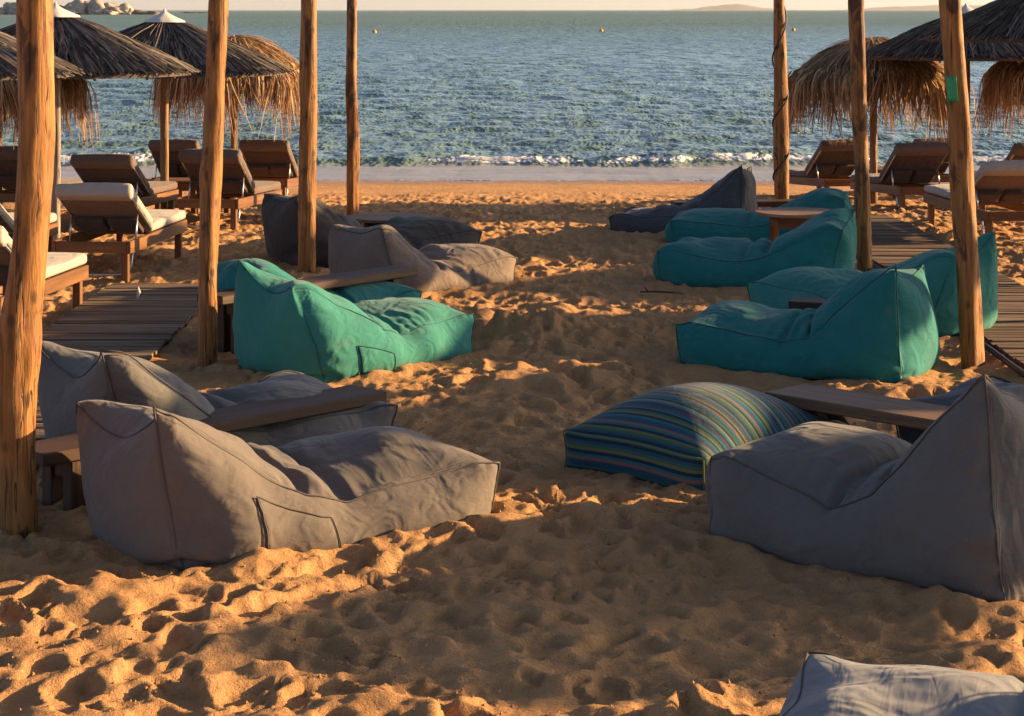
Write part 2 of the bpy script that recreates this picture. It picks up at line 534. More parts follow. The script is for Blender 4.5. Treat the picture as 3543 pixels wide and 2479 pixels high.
def sew_bag(top, bottom, width, nu, nv, nw, seed, fill=1.18, steps=170, slack=.05, seat=None, pinch=0.0, soft=1.0, goal=.0016, squash=None, taper=.30, ears=(0, 0), sag=.04, folds=1.0):
    """top / bottom: polylines (x,z) of the side panel from foot to back; returns settled cloth."""
    rng = np.random.default_rng(seed)
    def resample(poly, n):
        p = np.array(poly, float)
        d = np.r_[0, np.cumsum(np.hypot(*np.diff(p, axis=0).T))]
        t = np.linspace(0, d[-1], n + 1)
        return np.c_[np.interp(t, d, p[:, 0]), np.interp(t, d, p[:, 1])]
    T = resample(top, nu); B = resample(bottom, nu)
    idx = {}; P = []; pat = []
    def vert(key, co, pc):
        if key not in idx:
            idx[key] = len(P); P.append(co); pat.append(pc)
        return idx[key]
    def side_pt(i, j):
        f = j / nv
        q = B[i] * (1 - f) + T[i] * f
        return q
    loop = [(0, j) for j in range(nv)] + [(i, nv) for i in range(nu)] + [(nu, j) for j in range(nv, 0, -1)] + [(i, 0) for i in range(nu, 0, -1)]
    for s, y in ((0, -width / 2), (1, width / 2)):
        for i in range(nu + 1):
            for j in range(nv + 1):
                q = side_pt(i, j)
                vert(('s', s, i, j), (q[0], y, q[1]), (q[0], y * 1.0 + (1 if s else -1) * q[1], q[1]))
    L = len(loop)
    def strip(l, k):
        i, j = loop[l % L]
        if k == 0: return idx[('s', 0, i, j)]
        if k == nw: return idx[('s', 1, i, j)]
        q = side_pt(i, j)
        y = -width / 2 + width * k / nw
        return vert(('t', l % L, k), (q[0], y, q[1]), (q[0], y, q[1]))
    quads = []
    for s in (0, 1):
        for i in range(nu):
            for j in range(nv):
                q = [idx[('s', s, i, j)], idx[('s', s, i + 1, j)], idx[('s', s, i + 1, j + 1)], idx[('s', s, i, j + 1)]]
                quads.append(q if s == 0 else q[::-1])
    for l in range(L):
        for k in range(nw):
            quads.append([strip(l, k), strip(l + 1, k), strip(l + 1, k + 1), strip(l, k + 1)])
    X = np.array(P, float)
    X[:, 1] *= 1 - taper * np.clip((X[:, 2] - .30) / .40, 0, 1.1)      # the back narrows towards its top
    ew = np.clip((X[:, 0] - 1.0) / .5, 0, 1.1) * np.clip(X[:, 2] / .68, 0, 1)
    X[:, 2] += ew * np.where(X[:, 1] < 0, ears[0] * np.abs(X[:, 1]), ears[1] * np.abs(X[:, 1])) / (width * .5 * (1 - taper))
    X[:, 2] -= ew * sag * (1 - np.clip(np.abs(X[:, 1]) / (width * .5 * (1 - taper)), 0, 1) ** 2)
    pat = np.array(pat, float)
    Q = np.array(quads, np.int64)
    n = len(X)
    def volume(X):
        a, b, c, d = X[Q[:, 0]], X[Q[:, 1]], X[Q[:, 2]], X[Q[:, 3]]
        return (np.einsum('ij,ij->i', a, np.cross(b, c)) + np.einsum('ij,ij->i', a, np.cross(c, d))).sum() / 6
    if volume(X) < 0:
        Q = Q[:, ::-1].copy()
    V0 = volume(X)
    # constraints
    st = set(); sh = set(); be = {}
    for q in Q:
        for k in range(4):
            a, b = int(q[k]), int(q[(k + 1) % 4])
            st.add((min(a, b), max(a, b)))
        sh.add(tuple(sorted((int(q[0]), int(q[2]))))); sh.add(tuple(sorted((int(q[1]), int(q[3])))))
    st = list(st); sh = list(sh - set(st))
    # bending: second neighbours that run straight through
    bend = set()
    def bpair(a, b, c):
        e1 = X[b] - X[a]; e2 = X[c] - X[b]
        if e1 @ e2 > .75 * math.sqrt((e1 @ e1) * (e2 @ e2)):
            bend.add((min(a, c), max(a, c)))
    for s in (0, 1):
        g = [[idx[('s', s, i, j)] for j in range(nv + 1)] for i in range(nu + 1)]
        for i in range(nu + 1):
            for j in range(nv - 1): bpair(g[i][j], g[i][j + 1], g[i][j + 2])
        for i in range(nu - 1):
            for j in range(nv + 1): bpair(g[i][j], g[i + 1][j], g[i + 2][j])
    g = [[strip(l, k) for k in range(nw + 1)] for l in range(L)]
    for l in range(L):
        for k in range(nw - 1): bpair(g[l][k], g[l][k + 1], g[l][k + 2])
        for k in range(1, nw): bpair(g[l][k], g[(l + 1) % L][k], g[(l + 2) % L][k])
    bend = list(bend - set(st))
    E = np.array(st + sh + bend, np.int64)
    W = np.r_[np.ones(len(st)), np.full(len(sh), .25), np.full(len(bend), .012 * soft)]
    rest = np.linalg.norm(X[E[:, 0]] - X[E[:, 1]], axis=1)
    # loose cloth: low frequency extra length, more on the seat
    ph = rng.random(6) * 6.28
    mid = pat[E].mean(1)
    lf = np.sin(mid[:, 0] * 5.1 + ph[0]) * np.sin(mid[:, 1] * 6.3 + ph[1]) + .6 * np.sin(mid[:, 0] * 9.7 + ph[2] + mid[:, 1] * 4.0)
    rest = rest * (1 + slack * (.25 + .5 * lf))
    if seat is not None:
        w = np.exp(-((mid[:, 0] - seat[0]) / seat[1]) ** 2) * (mid[:, 2] > .12) * (np.abs(mid[:, 1]) < width * .5 - .004)
        dr = X[E[:, 1]] - X[E[:, 0]]
        al = 1 - (dr[:, 1] / (np.linalg.norm(dr, axis=1) + 1e-9)) ** 2      # surplus runs lengthwise, so it folds across
        rest = rest * (1 + seat[2] * w * al)
    # the ear corners hold their shape, the ridge between them is free to sag
    batches = []
    for g in colour_edges(n, E.tolist()):
        batches.append((E[g, 0], E[g, 1], rest[g].astype(np.float32), (W[g] * .5).astype(np.float32)))
    X = (X + rng.normal(0, .003, X.shape)).astype(np.float32)
    vel = np.zeros_like(X)
    G0 = X.copy()
    mid_free = 1 - .9 * np.clip(1 - np.abs(X[:, 1:2]) / (width * .5), 0, .6) / .6 * np.clip((X[:, 2:3] - .4) / .2, 0, 1)
    gw = goal * (.40 + .8 * np.clip((X[:, 2:3] - .25) / .4, 0, 1)) * mid_free
    gw = gw.astype(np.float32)
    H = X[:, 2].max()
    jit = rng.normal(0, 1, X.shape).astype(np.float32)
    for it in range(steps):
        d1 = X[Q[:, 2]] - X[Q[:, 0]]; d2 = X[Q[:, 3]] - X[Q[:, 1]]
        fn = np.cross(d1, d2) * .5
        N = np.zeros((n, 3))
        for k in range(4):
            for c in range(3):
                N[:, c] += np.bincount(Q[:, k], fn[:, c], n)
        N = (N * .25).astype(np.float32)
        Nl = np.linalg.norm(N, axis=1, keepdims=True) + 1e-12
        V = volume(X)
        p = float(np.clip((fill * V0 - V) / (fill * V0), -.02, .3))
        z = X[:, 2:3]
        press = p * 10 + np.clip(.22 - z, 0, None) * .5 * (p > -.015)
        vel = vel * .90 + N / Nl * np.clip(press, -.05, 1.6) * .0020
        vel[:, 2] -= .00012
        vel += (G0 - X) * gw
        if squash is not None:
            cx, cy, cz, rr, st_ = squash
            dd = X - np.array([cx, cy, cz]); r = np.linalg.norm(dd * np.array([1, .8, 1]), axis=1, keepdims=True)
            vel += np.where(r < rr, dd / (r + 1e-6) * (rr - r) * st_, 0)
        if it < steps * .6:
            vel += jit * .00006
        Xo = X
        X = X + vel
        for _ in range(3):
            for a, b, r0, w in batches:
                dv = X[b] - X[a]
                l = np.sqrt((dv * dv).sum(1)) + 1e-9
                cor = dv * ((l - r0) / l * w)[:, None]
                X[a] += cor; X[b] -= cor
            g = X[:, 2] < 0
            X[g, 2] = 0
            X[g, :2] = Xo[g, :2] + (X[g, :2] - Xo[g, :2]) * .4
        vel = X - Xo
    # cloth folds: across the seat where the back meets it, and gathers running off the upright seams
    d1 = X[Q[:, 2]] - X[Q[:, 0]]; d2 = X[Q[:, 3]] - X[Q[:, 1]]
    fn = np.cross(d1, d2)
    N = np.zeros((n, 3))
    for k in range(4):
        for c in range(3): N[:, c] += np.bincount(Q[:, k], fn[:, c], n)
    N /= np.linalg.norm(N, axis=1, keepdims=True) + 1e-12
    hw = width * .5
    top_m = (np.abs(pat[:, 1]) < hw - .004) & (pat[:, 2] > .15) & (N[:, 2] > .1)
    ya = np.abs(pat[:, 1]) / hw
    sx = seat[0] if seat is not None else .8
    env = np.exp(-((pat[:, 0] - sx + .10 * ya) / .20) ** 2) * (.35 + .65 * ya) * np.clip((1 - ya) * 9, 0, 1)
    phs = pat[:, 0] / .088 + 1.1 * ya + .9 * vnoise(pat[:, 0] * 3 + seed, pat[:, 1] * 5 + 3) * 2
    cr = np.clip(np.sin(2 * PI * phs), -.35, 1)
    mod = np.clip(.55 + 1.6 * vnoise(pat[:, 0] * 7 + seed * 3.1, pat[:, 1] * 4 + 8), .1, 1.4)
    X = X + N * (folds * .026 * env * cr * mod * top_m)[:, None]
    side_m = ~(np.abs(pat[:, 1]) < hw - .004)
    zz = pat[:, 2]
    for x0, wd, amp, lam in ((1.36, .18, .0095, .075), (.10, .13, .0065, .06)):
        e2 = np.exp(-((pat[:, 0] - x0) / wd) ** 2) * np.clip(zz / .08, 0, 1) * np.clip((.62 - zz) * 6, 0, 1)
        X = X + N * (folds * amp * e2 * np.sin(2 * PI * (zz / lam + 1.2 * vnoise(pat[:, 0] * 4 + seed, zz * 5))) * np.clip(.5 + 1.8 * vnoise(pat[:, 0] * 6 + 2 * seed, zz * 9), 0, 1.3) * side_m)[:, None]
    # lumpy bead filling: slumps and hollows
    lump = vnoise(pat[:, 0] * 2.6 + seed * 1.7, pat[:, 1] * 2.6 + pat[:, 2] * 2.1) + .5 * vnoise(pat[:, 0] * 5.7 + seed, pat[:, 1] * 5.1 - pat[:, 2] * 4.3)
    X = X + N * (folds * .055 * lump * np.clip(X[:, 2] / .10, 0, 1))[:, None]
    X[:, 2] = np.maximum(X[:, 2], 0)
    # seams as vertex chains
    seams = []
    for s in (0, 1):
        seams.append([idx[('s', s, i, nv)] for i in range(nu + 1)])          # top edge, foot to ear
        seams.append([idx[('s', s, nu, j)] for j in range(nv, -1, -1)])      # ear to ground
        seams.append([idx[('s', s, 0, j)] for j in range(nv + 1)])           # foot corner
    ridge = [strip(nv + nu, k) for k in range(nw + 1)]
    footr = [strip(nv, k) for k in range(nw + 1)]
    seams.append(ridge); seams.append(footr)
    return dict(X=X, Q=Q, pat=pat, seams=seams, idx=idx, nu=nu, nv=nv, nw=nw)

LOUNGE_TOP = [(0, .34), (.10, .36), (.40, .32), (.72, .27), (.92, .31), (1.22, .49), (1.46, .655), (1.55, .665)]
LOUNGE_BOT = [(0.03, 0), (1.42, 0)]

def smooth_path(X, chain, k=2):
    p = X[chain].copy()
    for _ in range(k):
        q = p.copy()
        q[1:-1] = .25 * p[:-2] + .5 * p[1:-1] + .25 * p[2:]
        p = q
    return p

def bag_parts(cl, name, mat, pipe_mat, pipe_r=.0042, sub=1, pocket=None, pocket_mat=None):
    """builds the meshes of one settled bag: cover, piping and, on some, a side pocket. returns list of (name, mesh, mat, sub)"""
    me = quad_mesh(name + '_cover', cl['X'], cl['Q'])
    at = me.attributes.new('pat', 'FLOAT_VECTOR', 'POINT')
    at.data.foreach_set('vector', cl['pat'].astype(np.float32).ravel())
    me.materials.append(mat)
    cen = cl['X'].mean(0)
    parts = [('cover', me, sub)]
    for ch in cl['seams']:
        pth = smooth_path(cl['X'], ch, 1)
        if pth[:, 2].max() < .05: continue
        mb = MB(); mb.tube([Vector(q) for q in pth], pipe_r, 6)
        m2 = mb.mesh(name + '_piping', True); m2.materials.append(pipe_mat)
        parts.append(('piping', m2, 0))
    if pocket is not None:
        s, i0, i1, j0, j1 = pocket
        ids = np.array([[cl['idx'][('s', s, i, j)] for j in range(j0, j1 + 1)] for i in range(i0, i1 + 1)])
        G = cl['X'][ids]
        du = np.gradient(G, axis=0); dv = np.gradient(G, axis=1)
        nn = np.cross(du, dv); nn /= np.linalg.norm(nn, axis=2, keepdims=True) + 1e-9
        outd = -1 if s == 0 else 1
        sg = np.sign((nn[..., 1] * outd).mean())
        O = G + nn * sg * .009
        a, b = ids.shape
        vs = np.concatenate([O.reshape(-1, 3), (G - nn * sg * .004).reshape(-1, 3)])
        qs = []
        N = a * b
        for i in range(a - 1):
            for j in range(b - 1):
                q = (i * b + j, (i + 1) * b + j, (i + 1) * b + j + 1, i * b + j + 1)
                qs.append(q if sg > 0 else q[::-1])
        ring = [i * b for i in range(a)] + [(a - 1) * b + j for j in range(1, b)] + [i * b + b - 1 for i in range(a - 2, -1, -1)] + [j for j in range(b - 2, 0, -1)]
        for k in range(len(ring)):
            u, v = ring[k], ring[(k + 1) % len(ring)]
            q = (u, u + N, v + N, v)
            qs.append(q if sg > 0 else q[::-1])
        m3 = quad_mesh(name + '_pocket', vs, np.array(qs))
        at = m3.attributes.new('pat', 'FLOAT_VECTOR', 'POINT')
        pp = cl['pat'][ids.ravel()]
        at.data.foreach_set('vector', np.concatenate([pp, pp]).astype(np.float32).ravel())
        m3.materials.append(pocket_mat or mat)
        parts.append(('pocket', m3, 1))
        pth = [Vector(O.reshape(-1, 3)[k]) for k in ring] ; pth.append(pth[0])
        mb = MB(); mb.tube(pth, .0035, 5, cap=False)
        m4 = mb.mesh(name + '_stitching', True); m4.materials.append(pipe_mat)
        parts.append(('stitching', m4, 0))
    return parts

def place_bag(parts, name, loc, heading, label, group, scale=(1, 1, 1), cat='bean bag'):
    """heading: direction from the back to the foot end"""
    root = empty(name, loc, heading + PI, scale)
    tag(root, label, cat, group)
    pk = None
    for pn, me, sub in parts:
        o = link(pn, me, None, root)
        if pn == 'stitching' and pk is not None:
            o.parent = pk
        if pn == 'pocket': pk = o
        if sub:
            m = o.modifiers.new('smooth', 'SUBSURF'); m.levels = 1; m.render_levels = sub
    return root
# ------------------------------------------------------------------ sand
BOARDS = [(-3.17, -2.26, 7.2, 16.2), (3.12, 4.02, 7.8, 22.0)]

def grid_quads(nx, ny):
    i = np.arange(nx - 1)[None, :]; j = np.arange(ny - 1)[:, None]
    a = j * nx + i
    return np.stack([a, a + 1, a + 1 + nx, a + nx], -1).reshape(-1, 4)

def graded(a, b, s0, g):
    out = [a]; s = s0
    while out[-1] < b:
        out.append(out[-1] + s); s *= g
    out[-1] = b
    return out

# bean bags: ground points of the back and foot corner on the camera's side, which side that is, width scale
BAGS = {
    'A': ((-1.27, 8.10), (-.09, 8.88), -1, 1.12), 'B': ((-1.70, 9.36), (-.60, 10.12), -1, 1.25),
    'C': ((-1.10, 12.22), (-.26, 13.22), -1, 1.0), 'D': ((-1.46, 13.30), (-.64, 14.25), -1, 1.0),
    'E': ((-.85, 15.72), (.02, 16.62), -1, 1.0), 'F': ((-1.64, 17.44), (-.30, 18.26), -1, 1.1),
    'H': ((2.25, 20.02), (.99, 20.36), 1, 1.0), 'J': ((2.44, 16.08), (1.20, 16.50), 1, 1.0),
    'I': ((2.90, 18.86), (1.50, 19.12), 1, 1.0), 'L': ((2.22, 12.18), (1.05, 12.74), 1, 1.0),
    'K': ((2.74, 13.70), (1.72, 14.75), 1, 1.0), 'N': ((1.79, 7.66), (.815, 8.58), 1, 1.12),
    'O': ((2.78, 9.10), (1.88, 9.98), 1, 1.0), 'Q': ((1.94, 5.22), (.72, 5.56), 1, 1.1),
}

def build_sand():
    rng = np.random.default_rng(11)
    fine = np.arange(-5.2, 5.2001, .018)
    side = np.array(graded(5.22, 160, .03, 1.12))
    xs = np.concatenate([-side[::-1], fine, side])
    ys = [5.0]
    while ys[-1] < 25.0: ys.append(ys[-1] + .0027 * ys[-1])
    far = graded(ys[-1] + .08, 44, .08, 1.02)
    near = graded(0, 45, .03, 1.15)
    ys = np.array([5.0 - t for t in near[:0:-1]] + ys + far)
    X, Y = np.meshgrid(xs, ys)
    Xf = X.astype(np.float64); Yf = Y.astype(np.float64)
    base = fbm(Xf * .55, Yf * .55, 3) * .075 + fbm(Xf * 1.7 + 5, Yf * 1.7, 3) * .050
    act = np.clip((29.5 - Yf) / 6.0, 0, 1) * np.clip((60 - np.abs(Xf)) / 40, 0, 1)      # trampled, smoother towards the wash
    h = base * (.25 + .75 * act) + act * (.022 - .10 * np.abs(fbm(Xf * 2.6 + 31, Yf * 2.6, 3)))
    h = h + act * fbm(Xf * 5, Yf * 5, 3) * .040
    # footprints, later ones press over earlier ones
    n = 13500
    px = rng.uniform(-5.5, 5.5, n); py = 5.2 + (28.5 - 5.2) * rng.random(n) ** .80
    pa = np.where(rng.random(n) < .65, rng.normal(PI / 2, .5, n), rng.uniform(0, PI, n))
    pl = rng.uniform(.065, .16, n); pw = pl * rng.uniform(.36, .58, n)
    pd = pl * rng.uniform(.13, .32, n)
    pm = rng.random((n, 2)) * 6.28
    for k in range(n):
        ext = pl[k] * 1.75
        i0, i1 = np.searchsorted(xs, [px[k] - ext, px[k] + ext]); j0, j1 = np.searchsorted(ys, [py[k] - ext, py[k] + ext])
        if i1 - i0 < 2 or j1 - j0 < 2: continue
        dx = Xf[j0:j1, i0:i1] - px[k]; dy = Yf[j0:j1, i0:i1] - py[k]
        c, s = math.cos(pa[k]), math.sin(pa[k])
        u = (dx * c + dy * s) / pl[k]; v = (-dx * s + dy * c) / (pw[k] * (1 + .25 * np.sin(u * 2.0)))
        th_ = np.arctan2(v, u)
        r = np.sqrt(u * u + v * v) * (1 + .12 * np.sin(3 * th_ + pm[k, 0]) + .09 * np.sin(5 * th_ + pm[k, 1])) + 1e-6
        m = 1 - np.clip((r - .82) / .22, 0, 1); m = m * m * (3 - 2 * m)
        amp = act[j0:j1, i0:i1]
        floor = base[j0:j1, i0:i1] * .5 - pd[k] * (.85 + .25 * u)
        hh = h[j0:j1, i0:i1]
        lift = np.exp(-((r - 1.25) / .22) ** 2) * (1 - m)
        tgt = base[j0:j1, i0:i1] * .8 + pd[k] * (.30 + .12 * np.sin(2 * np.arctan2(v, u) + k))
        h[j0:j1, i0:i1] = hh + amp * (m * (floor - hh) * .85 + lift * np.maximum(tgt - hh, 0) * .75)
    for _ in range(1):
        h[1:-1, 1:-1] = .8 * h[1:-1, 1:-1] + .05 * (h[:-2, 1:-1] + h[2:, 1:-1] + h[1:-1, :-2] + h[1:-1, 2:])
    h = h + act * (fbm(Xf * 12, Yf * 12, 3) * .014 + np.abs(fbm(Xf * 26, Yf * 26, 2)) * .006)
    # dug-up heap beside the teal bag
    for cx, cy, a, w in ((-.06, 13.95, .13, .13), (.22, 13.85, .12, .19), (.52, 13.6, .07, .28), (-.28, 13.6, -.07, .26), (.0, 13.4, .05, .2), (-1.02, 8.15, .05, .16), (-.55, 8.05, -.05, .2)):
        r2 = ((Xf - cx) ** 2 + ((Yf - cy) * .8) ** 2) / w ** 2
        g = np.exp(-r2)
        h = h + a * g * (1 + .7 * fbm(Xf * 14, Yf * 14, 3))
    # broad drift raised at the near edge of the picture
    h = h + .05 * np.exp(-((Yf - 6.35 - .5 * (Xf - .5)) / .22) ** 2) * np.clip((Xf + .2) / .6, 0, 1) * np.clip((2.2 - Xf) / .6, 0, 1) * (1 + fbm(Xf * 6, Yf * 6, 3) * 1.5)
    # each bag beds into the sand and pushes a low, broken lip up round itself
    lipn = np.clip(.65 + 1.3 * fbm(Xf * 4.5 + 50, Yf * 4.5, 3), .05, 1.6)
    for nbk, nft, sd, sc in BAGS.values():
        b2 = np.array(nbk); f2 = np.array(nft); dv = f2 - b2; Lb = np.hypot(*dv); dv = dv / Lb
        nv = np.array([-dv[1], dv[0]]) * -sd
        wd = .76 * sc
        u = (Xf - b2[0]) * dv[0] + (Yf - b2[1]) * dv[1]; v = (Xf - b2[0]) * nv[0] + (Yf - b2[1]) * nv[1]
        dist = np.maximum(np.maximum(-.12 - u, u - Lb - .06), np.maximum(-.10 - v, v - wd - .10))
        ins = np.clip(-dist / .10, 0, 1)
        h = h * (1 - ins) + np.minimum(h, -.01) * ins
        lip = np.exp(-((dist - .015) / .075) ** 2)
        h = h * (1 - .5 * lip) + lip * .030 * lipn
    for x0, x1, y0, y1 in BOARDS:
        m = np.clip(1 - np.maximum(np.maximum(x0 - Xf, Xf - x1), np.maximum(y0 - Yf, Yf - y1)) / .18, 0, 1)
        inside = (Xf > x0 + .03) & (Xf < x1 - .03) & (Yf > y0 + .03) & (Yf < y1 - .03)
        h = h * (1 - m) + (h * .35 + .006) * m
        h = np.where(inside, np.minimum(h, .012), h)
    z = ground(Yf) + h
    me = quad_mesh('sand', np.stack([Xf, Yf, z], -1).reshape(-1, 3), grid_quads(len(xs), len(ys)))
    o = link('sand', me, M['sand'])
    tag(o, 'trampled golden beach sand full of footprints', None, None, 'structure')
    # crumbs of damp sand kicked out of the prints
    nc = 9000
    cy = 5.3 + 9.5 * rng.random(nc) ** 1.6; cx = rng.uniform(-1, 1, nc) * (.5 + .30 * cy)
    ok = fbm(cx * 1.3 + 4, cy * 1.3, 3) > -.05
    cx, cy = cx[ok], cy[ok]
    ci = np.clip(np.searchsorted(xs, cx), 1, len(xs) - 1); cj = np.clip(np.searchsorted(ys, cy), 1, len(ys) - 1)
    cz = z[cj, ci]
    sz = .0022 + .0075 * rng.random(len(cx)) ** 3
    octa = np.array([(1, 0, 0), (0, 1, 0), (-1, 0, 0), (0, -1, 0), (0, 0, 1), (0, 0, -1)], float)
    P = octa[None] * (sz[:, None, None] * rng.uniform(.6, 1.25, (len(cx), 6, 1))) + np.stack([xs[ci], ys[cj], cz + sz * .4], -1)[:, None]
    tri = np.array([(0, 1, 4), (1, 2, 4), (2, 3, 4), (3, 0, 4), (1, 0, 5), (2, 1, 5), (3, 2, 5), (0, 3, 5)])
    F = (tri[None] + 6 * np.arange(len(cx))[:, None, None]).reshape(-1, 3)
    oc = link('sand_crumbs', make_mesh('sand_crumbs', P.reshape(-1, 3), F, False), M['sand'])
    tag(oc, 'loose crumbs of sand scattered over the footprints', None, None, 'stuff')
    return o

# ------------------------------------------------------------------ sea
def build_sea():
    rng = np.random.default_rng(23)
    fx = np.arange(-14, 14.01, .13)
    side = np.array(graded(14.15, 14000, .16, 1.085))
    xs = np.concatenate([-side[::-1], fx, side])
    ys = [32.2]
    while ys[-1] < 15000: ys.append(ys[-1] + max(.07, .0034 * ys[-1] - .05) * (1 if ys[-1] < 400 else 6))
    ys = np.array(ys)
    X, Y = np.meshgrid(xs, ys)
    dy = np.gradient(ys)[:, None] * np.ones_like(X)
    dx = np.gradient(xs)[None, :] * np.ones_like(Y)
    z = np.zeros_like(X)
    shoal = np.clip((Y - 34.6) / 7, 0, 1)
    for k in range(60):
        lam = 3.6 * (.085 ** rng.random())
        a = .0052 * lam ** .60 * rng.uniform(.5, 1.2)
        th = rng.normal(0, .85)
        kx, ky = math.sin(th) * 2 * PI / lam, math.cos(th) * 2 * PI / lam
        ph = rng.random() * 6.28
        vis = np.clip(lam / (2.6 * np.maximum(dy * abs(math.cos(th)), dx * abs(math.sin(th)) + 1e-3)) - 1, 0, 1)
        arg = kx * X + ky * Y + ph + 1.2 * np.sin(X * .13 + k) * .6
        z += a * vis * (np.sin(arg) + .22 * np.cos(2 * arg))
    z *= shoal * .95 + .04
    foam = np.zeros_like(X)
    # breaking wave, nearer and lower to the right, a taller green face on the left
    yb = 37.0 + .9 * fbm(X * .10 + 3, X * 0 + 2.2, 3) + .25 * fbm(X * .8, X * 0, 2)
    hgt = .11 + .10 * np.exp(-((X + 6.5) / 2.5) ** 2) + .08 * np.exp(-((X - 3.4) / 2.0) ** 2) + .05 * fbm(X * .5, X * 0 + 7, 3)
    d = Y - yb
    ridge = np.where(d < 0, np.exp(-(d / .28) ** 2), np.exp(-(d / .75) ** 2))
    z += hgt * ridge * (1 + .6 * fbm(X * 3, Y * 3, 3))
    lump = np.clip(1 - np.abs(d + .26) / .32, 0, 1) * np.clip(.75 + 1.2 * fbm(X * .4 + 9, Y * 0 + 1, 3), .15, 1.2)
    z += lump * (.05 + .09 * np.abs(fbm(X * 4.5, Y * 4.5, 3)))
    foam = np.maximum(foam, lump * 1.35)
    # thin wash sliding up the sand
    yw = 33.55 + .35 * fbm(X * .12 + 1, X * 0 + 4, 3)
    wash = np.clip((Y - yw) / .25, 0, 1) * np.clip((yb - .3 - Y) / .6, 0, 1)
    back = np.clip(1 - np.abs(d - 1.5) / 1.6, 0, 1) * .14
    foam = np.maximum(foam, back)
    foam = np.maximum(foam, np.clip(1 - np.abs(Y - yw - .10) / .12, 0, 1) * .40)
    z = SEA_Z + z + .012 * np.clip((Y - yw) / .3, 0, 1) - .05 * np.clip((yw - Y) / .4, 0, 1)
    me = quad_mesh('sea', np.stack([X, Y, z], -1).reshape(-1, 3), grid_quads(len(xs), len(ys)))
    a = me.attributes.new('foam', 'FLOAT', 'POINT'); a.data.foreach_set('value', foam.astype(np.float32).ravel())
    a = me.attributes.new('wash', 'FLOAT', 'POINT'); a.data.foreach_set('value', wash.astype(np.float32).ravel())
    sh = np.clip(1 - (Y - 36) / 60, 0, 1) ** 2
    a = me.attributes.new('shallow', 'FLOAT', 'POINT'); a.data.foreach_set('value', sh.astype(np.float32).ravel())
    o = link('sea', me, M['sea'])
    tag(o, 'rippled blue green sea with small breakers at the shore', None, None, 'structure')

build_sand()
build_sea()

# ------------------------------------------------------------------ far land
def boulder(rng, name, loc, size, mat, parent):
    bm = bmesh.new()
    bmesh.ops.create_icosphere(bm, subdivisions=3, radius=1)
    o3 = rng.random(3) * 20
    for v in bm.verts:
        n = v.co.normalized()
        f = 1 + .30 * math.sin(n.x * 2.7 + o3[0]) * math.sin(n.y * 3.1 + o3[1]) + .16 * math.sin(n.z * 6 + n.x * 5 + o3[2]) + .08 * math.sin(n.y * 11 + n.z * 9 + o3[0])
        v.co = Vector((n.x * size[0], n.y * size[1], n.z * size[2])) * f
    me = bpy.data.meshes.new(name); bm.to_mesh(me); bm.free()
    me.polygons.foreach_set('use_smooth', [True] * len(me.polygons))
    return link(name, me, mat, parent, loc)

rng = np.random.default_rng(4)
isl = empty('rocky_islet', (-285, 1200, SEA_Z))
tag(isl, 'pale granite islet of heaped boulders on the horizon at the left', 'islet')
for x, w, hh in ((-30, 14, 4.5), (-20, 11, 5.0), (-10, 12, 5.4), (-2, 10, 6.4), (8, 11, 6.6), (16, 9, 5.6), (24, 9, 5.2), (30, 9, 7.0), (36, 8, 6.6), (42, 10, 7.6), (49, 9, 6.0), (56, 8, 5.0), (60, 6, 3.4), (12, 7, 3), (28, 6, 2.6), (45, 6, 2.6), (52, 5, 2.4), (-15, 6, 2.6), (3, 6, 2.8)):
    boulder(rng, 'boulder', (x, rng.uniform(-8, 8) - (6 if hh < 4 else 0), hh * .32), (w * .72, 7, hh * .80), M['rock'], isl)
sk = empty('low_rock', (-216, 1200, SEA_Z)); tag(sk, 'low dark rock in the sea beside the pale islet', 'rock')
for x, w, hh in ((-3, 7, 2.2), (4, 6, 1.5)):
    boulder(rng, 'boulder', (x, 0, .3), (w, 5, hh), M['rock_dark'], sk)
sk = empty('skerry', (-268, 1750, SEA_Z)); tag(sk, 'thin dark skerry on the horizon between two wooden posts', 'rock')
for x, w, hh in ((-5, 8, .9), (5, 7, .7)):
    boulder(rng, 'boulder', (x, 0, .1), (w, 4, hh), M['rock_dark'], sk)

def ridge(name, x0, x1, y, top, label):
    n = 80
    xs = np.linspace(x0, x1, n)
    prof = top(np.linspace(0, 1, n))
    vs = []; fs = []
    depth = [(-500, 0.0), (-250, .55), (0, 1.0), (300, .6), (700, 0.0)]
    for i in range(n):
        for dy_, f in depth:
            vs.append((xs[i], y + dy_, SEA_Z - 2 + (prof[i] + 2) * f + (fbm(np.array([i * .31]), np.array([dy_ * .01]), 3)[0] * 6 * f)))
    for i in range(n - 1):
        for k in range(4):
            a = i * 5 + k
            fs.append((a, a + 5, a + 6, a + 1))
    o = link(name, make_mesh(name, vs, fs), M['hill'])
    tag(o, label, None, None, 'structure')
ridge('hills', 900, 1820, 12500, lambda t: 34 * np.exp(-((t - .52) / .20) ** 2) + 8 * np.exp(-((t - .3) / .2) ** 2) * 1, 'faint headland far out on the horizon')
ridge('hills', 2000, 4300, 12800, lambda t: 58 * np.clip(t * 2.4, 0, 1) * (.72 + .28 * np.sin(t * 7 + 1)), 'faint long hills far out on the horizon at the right')

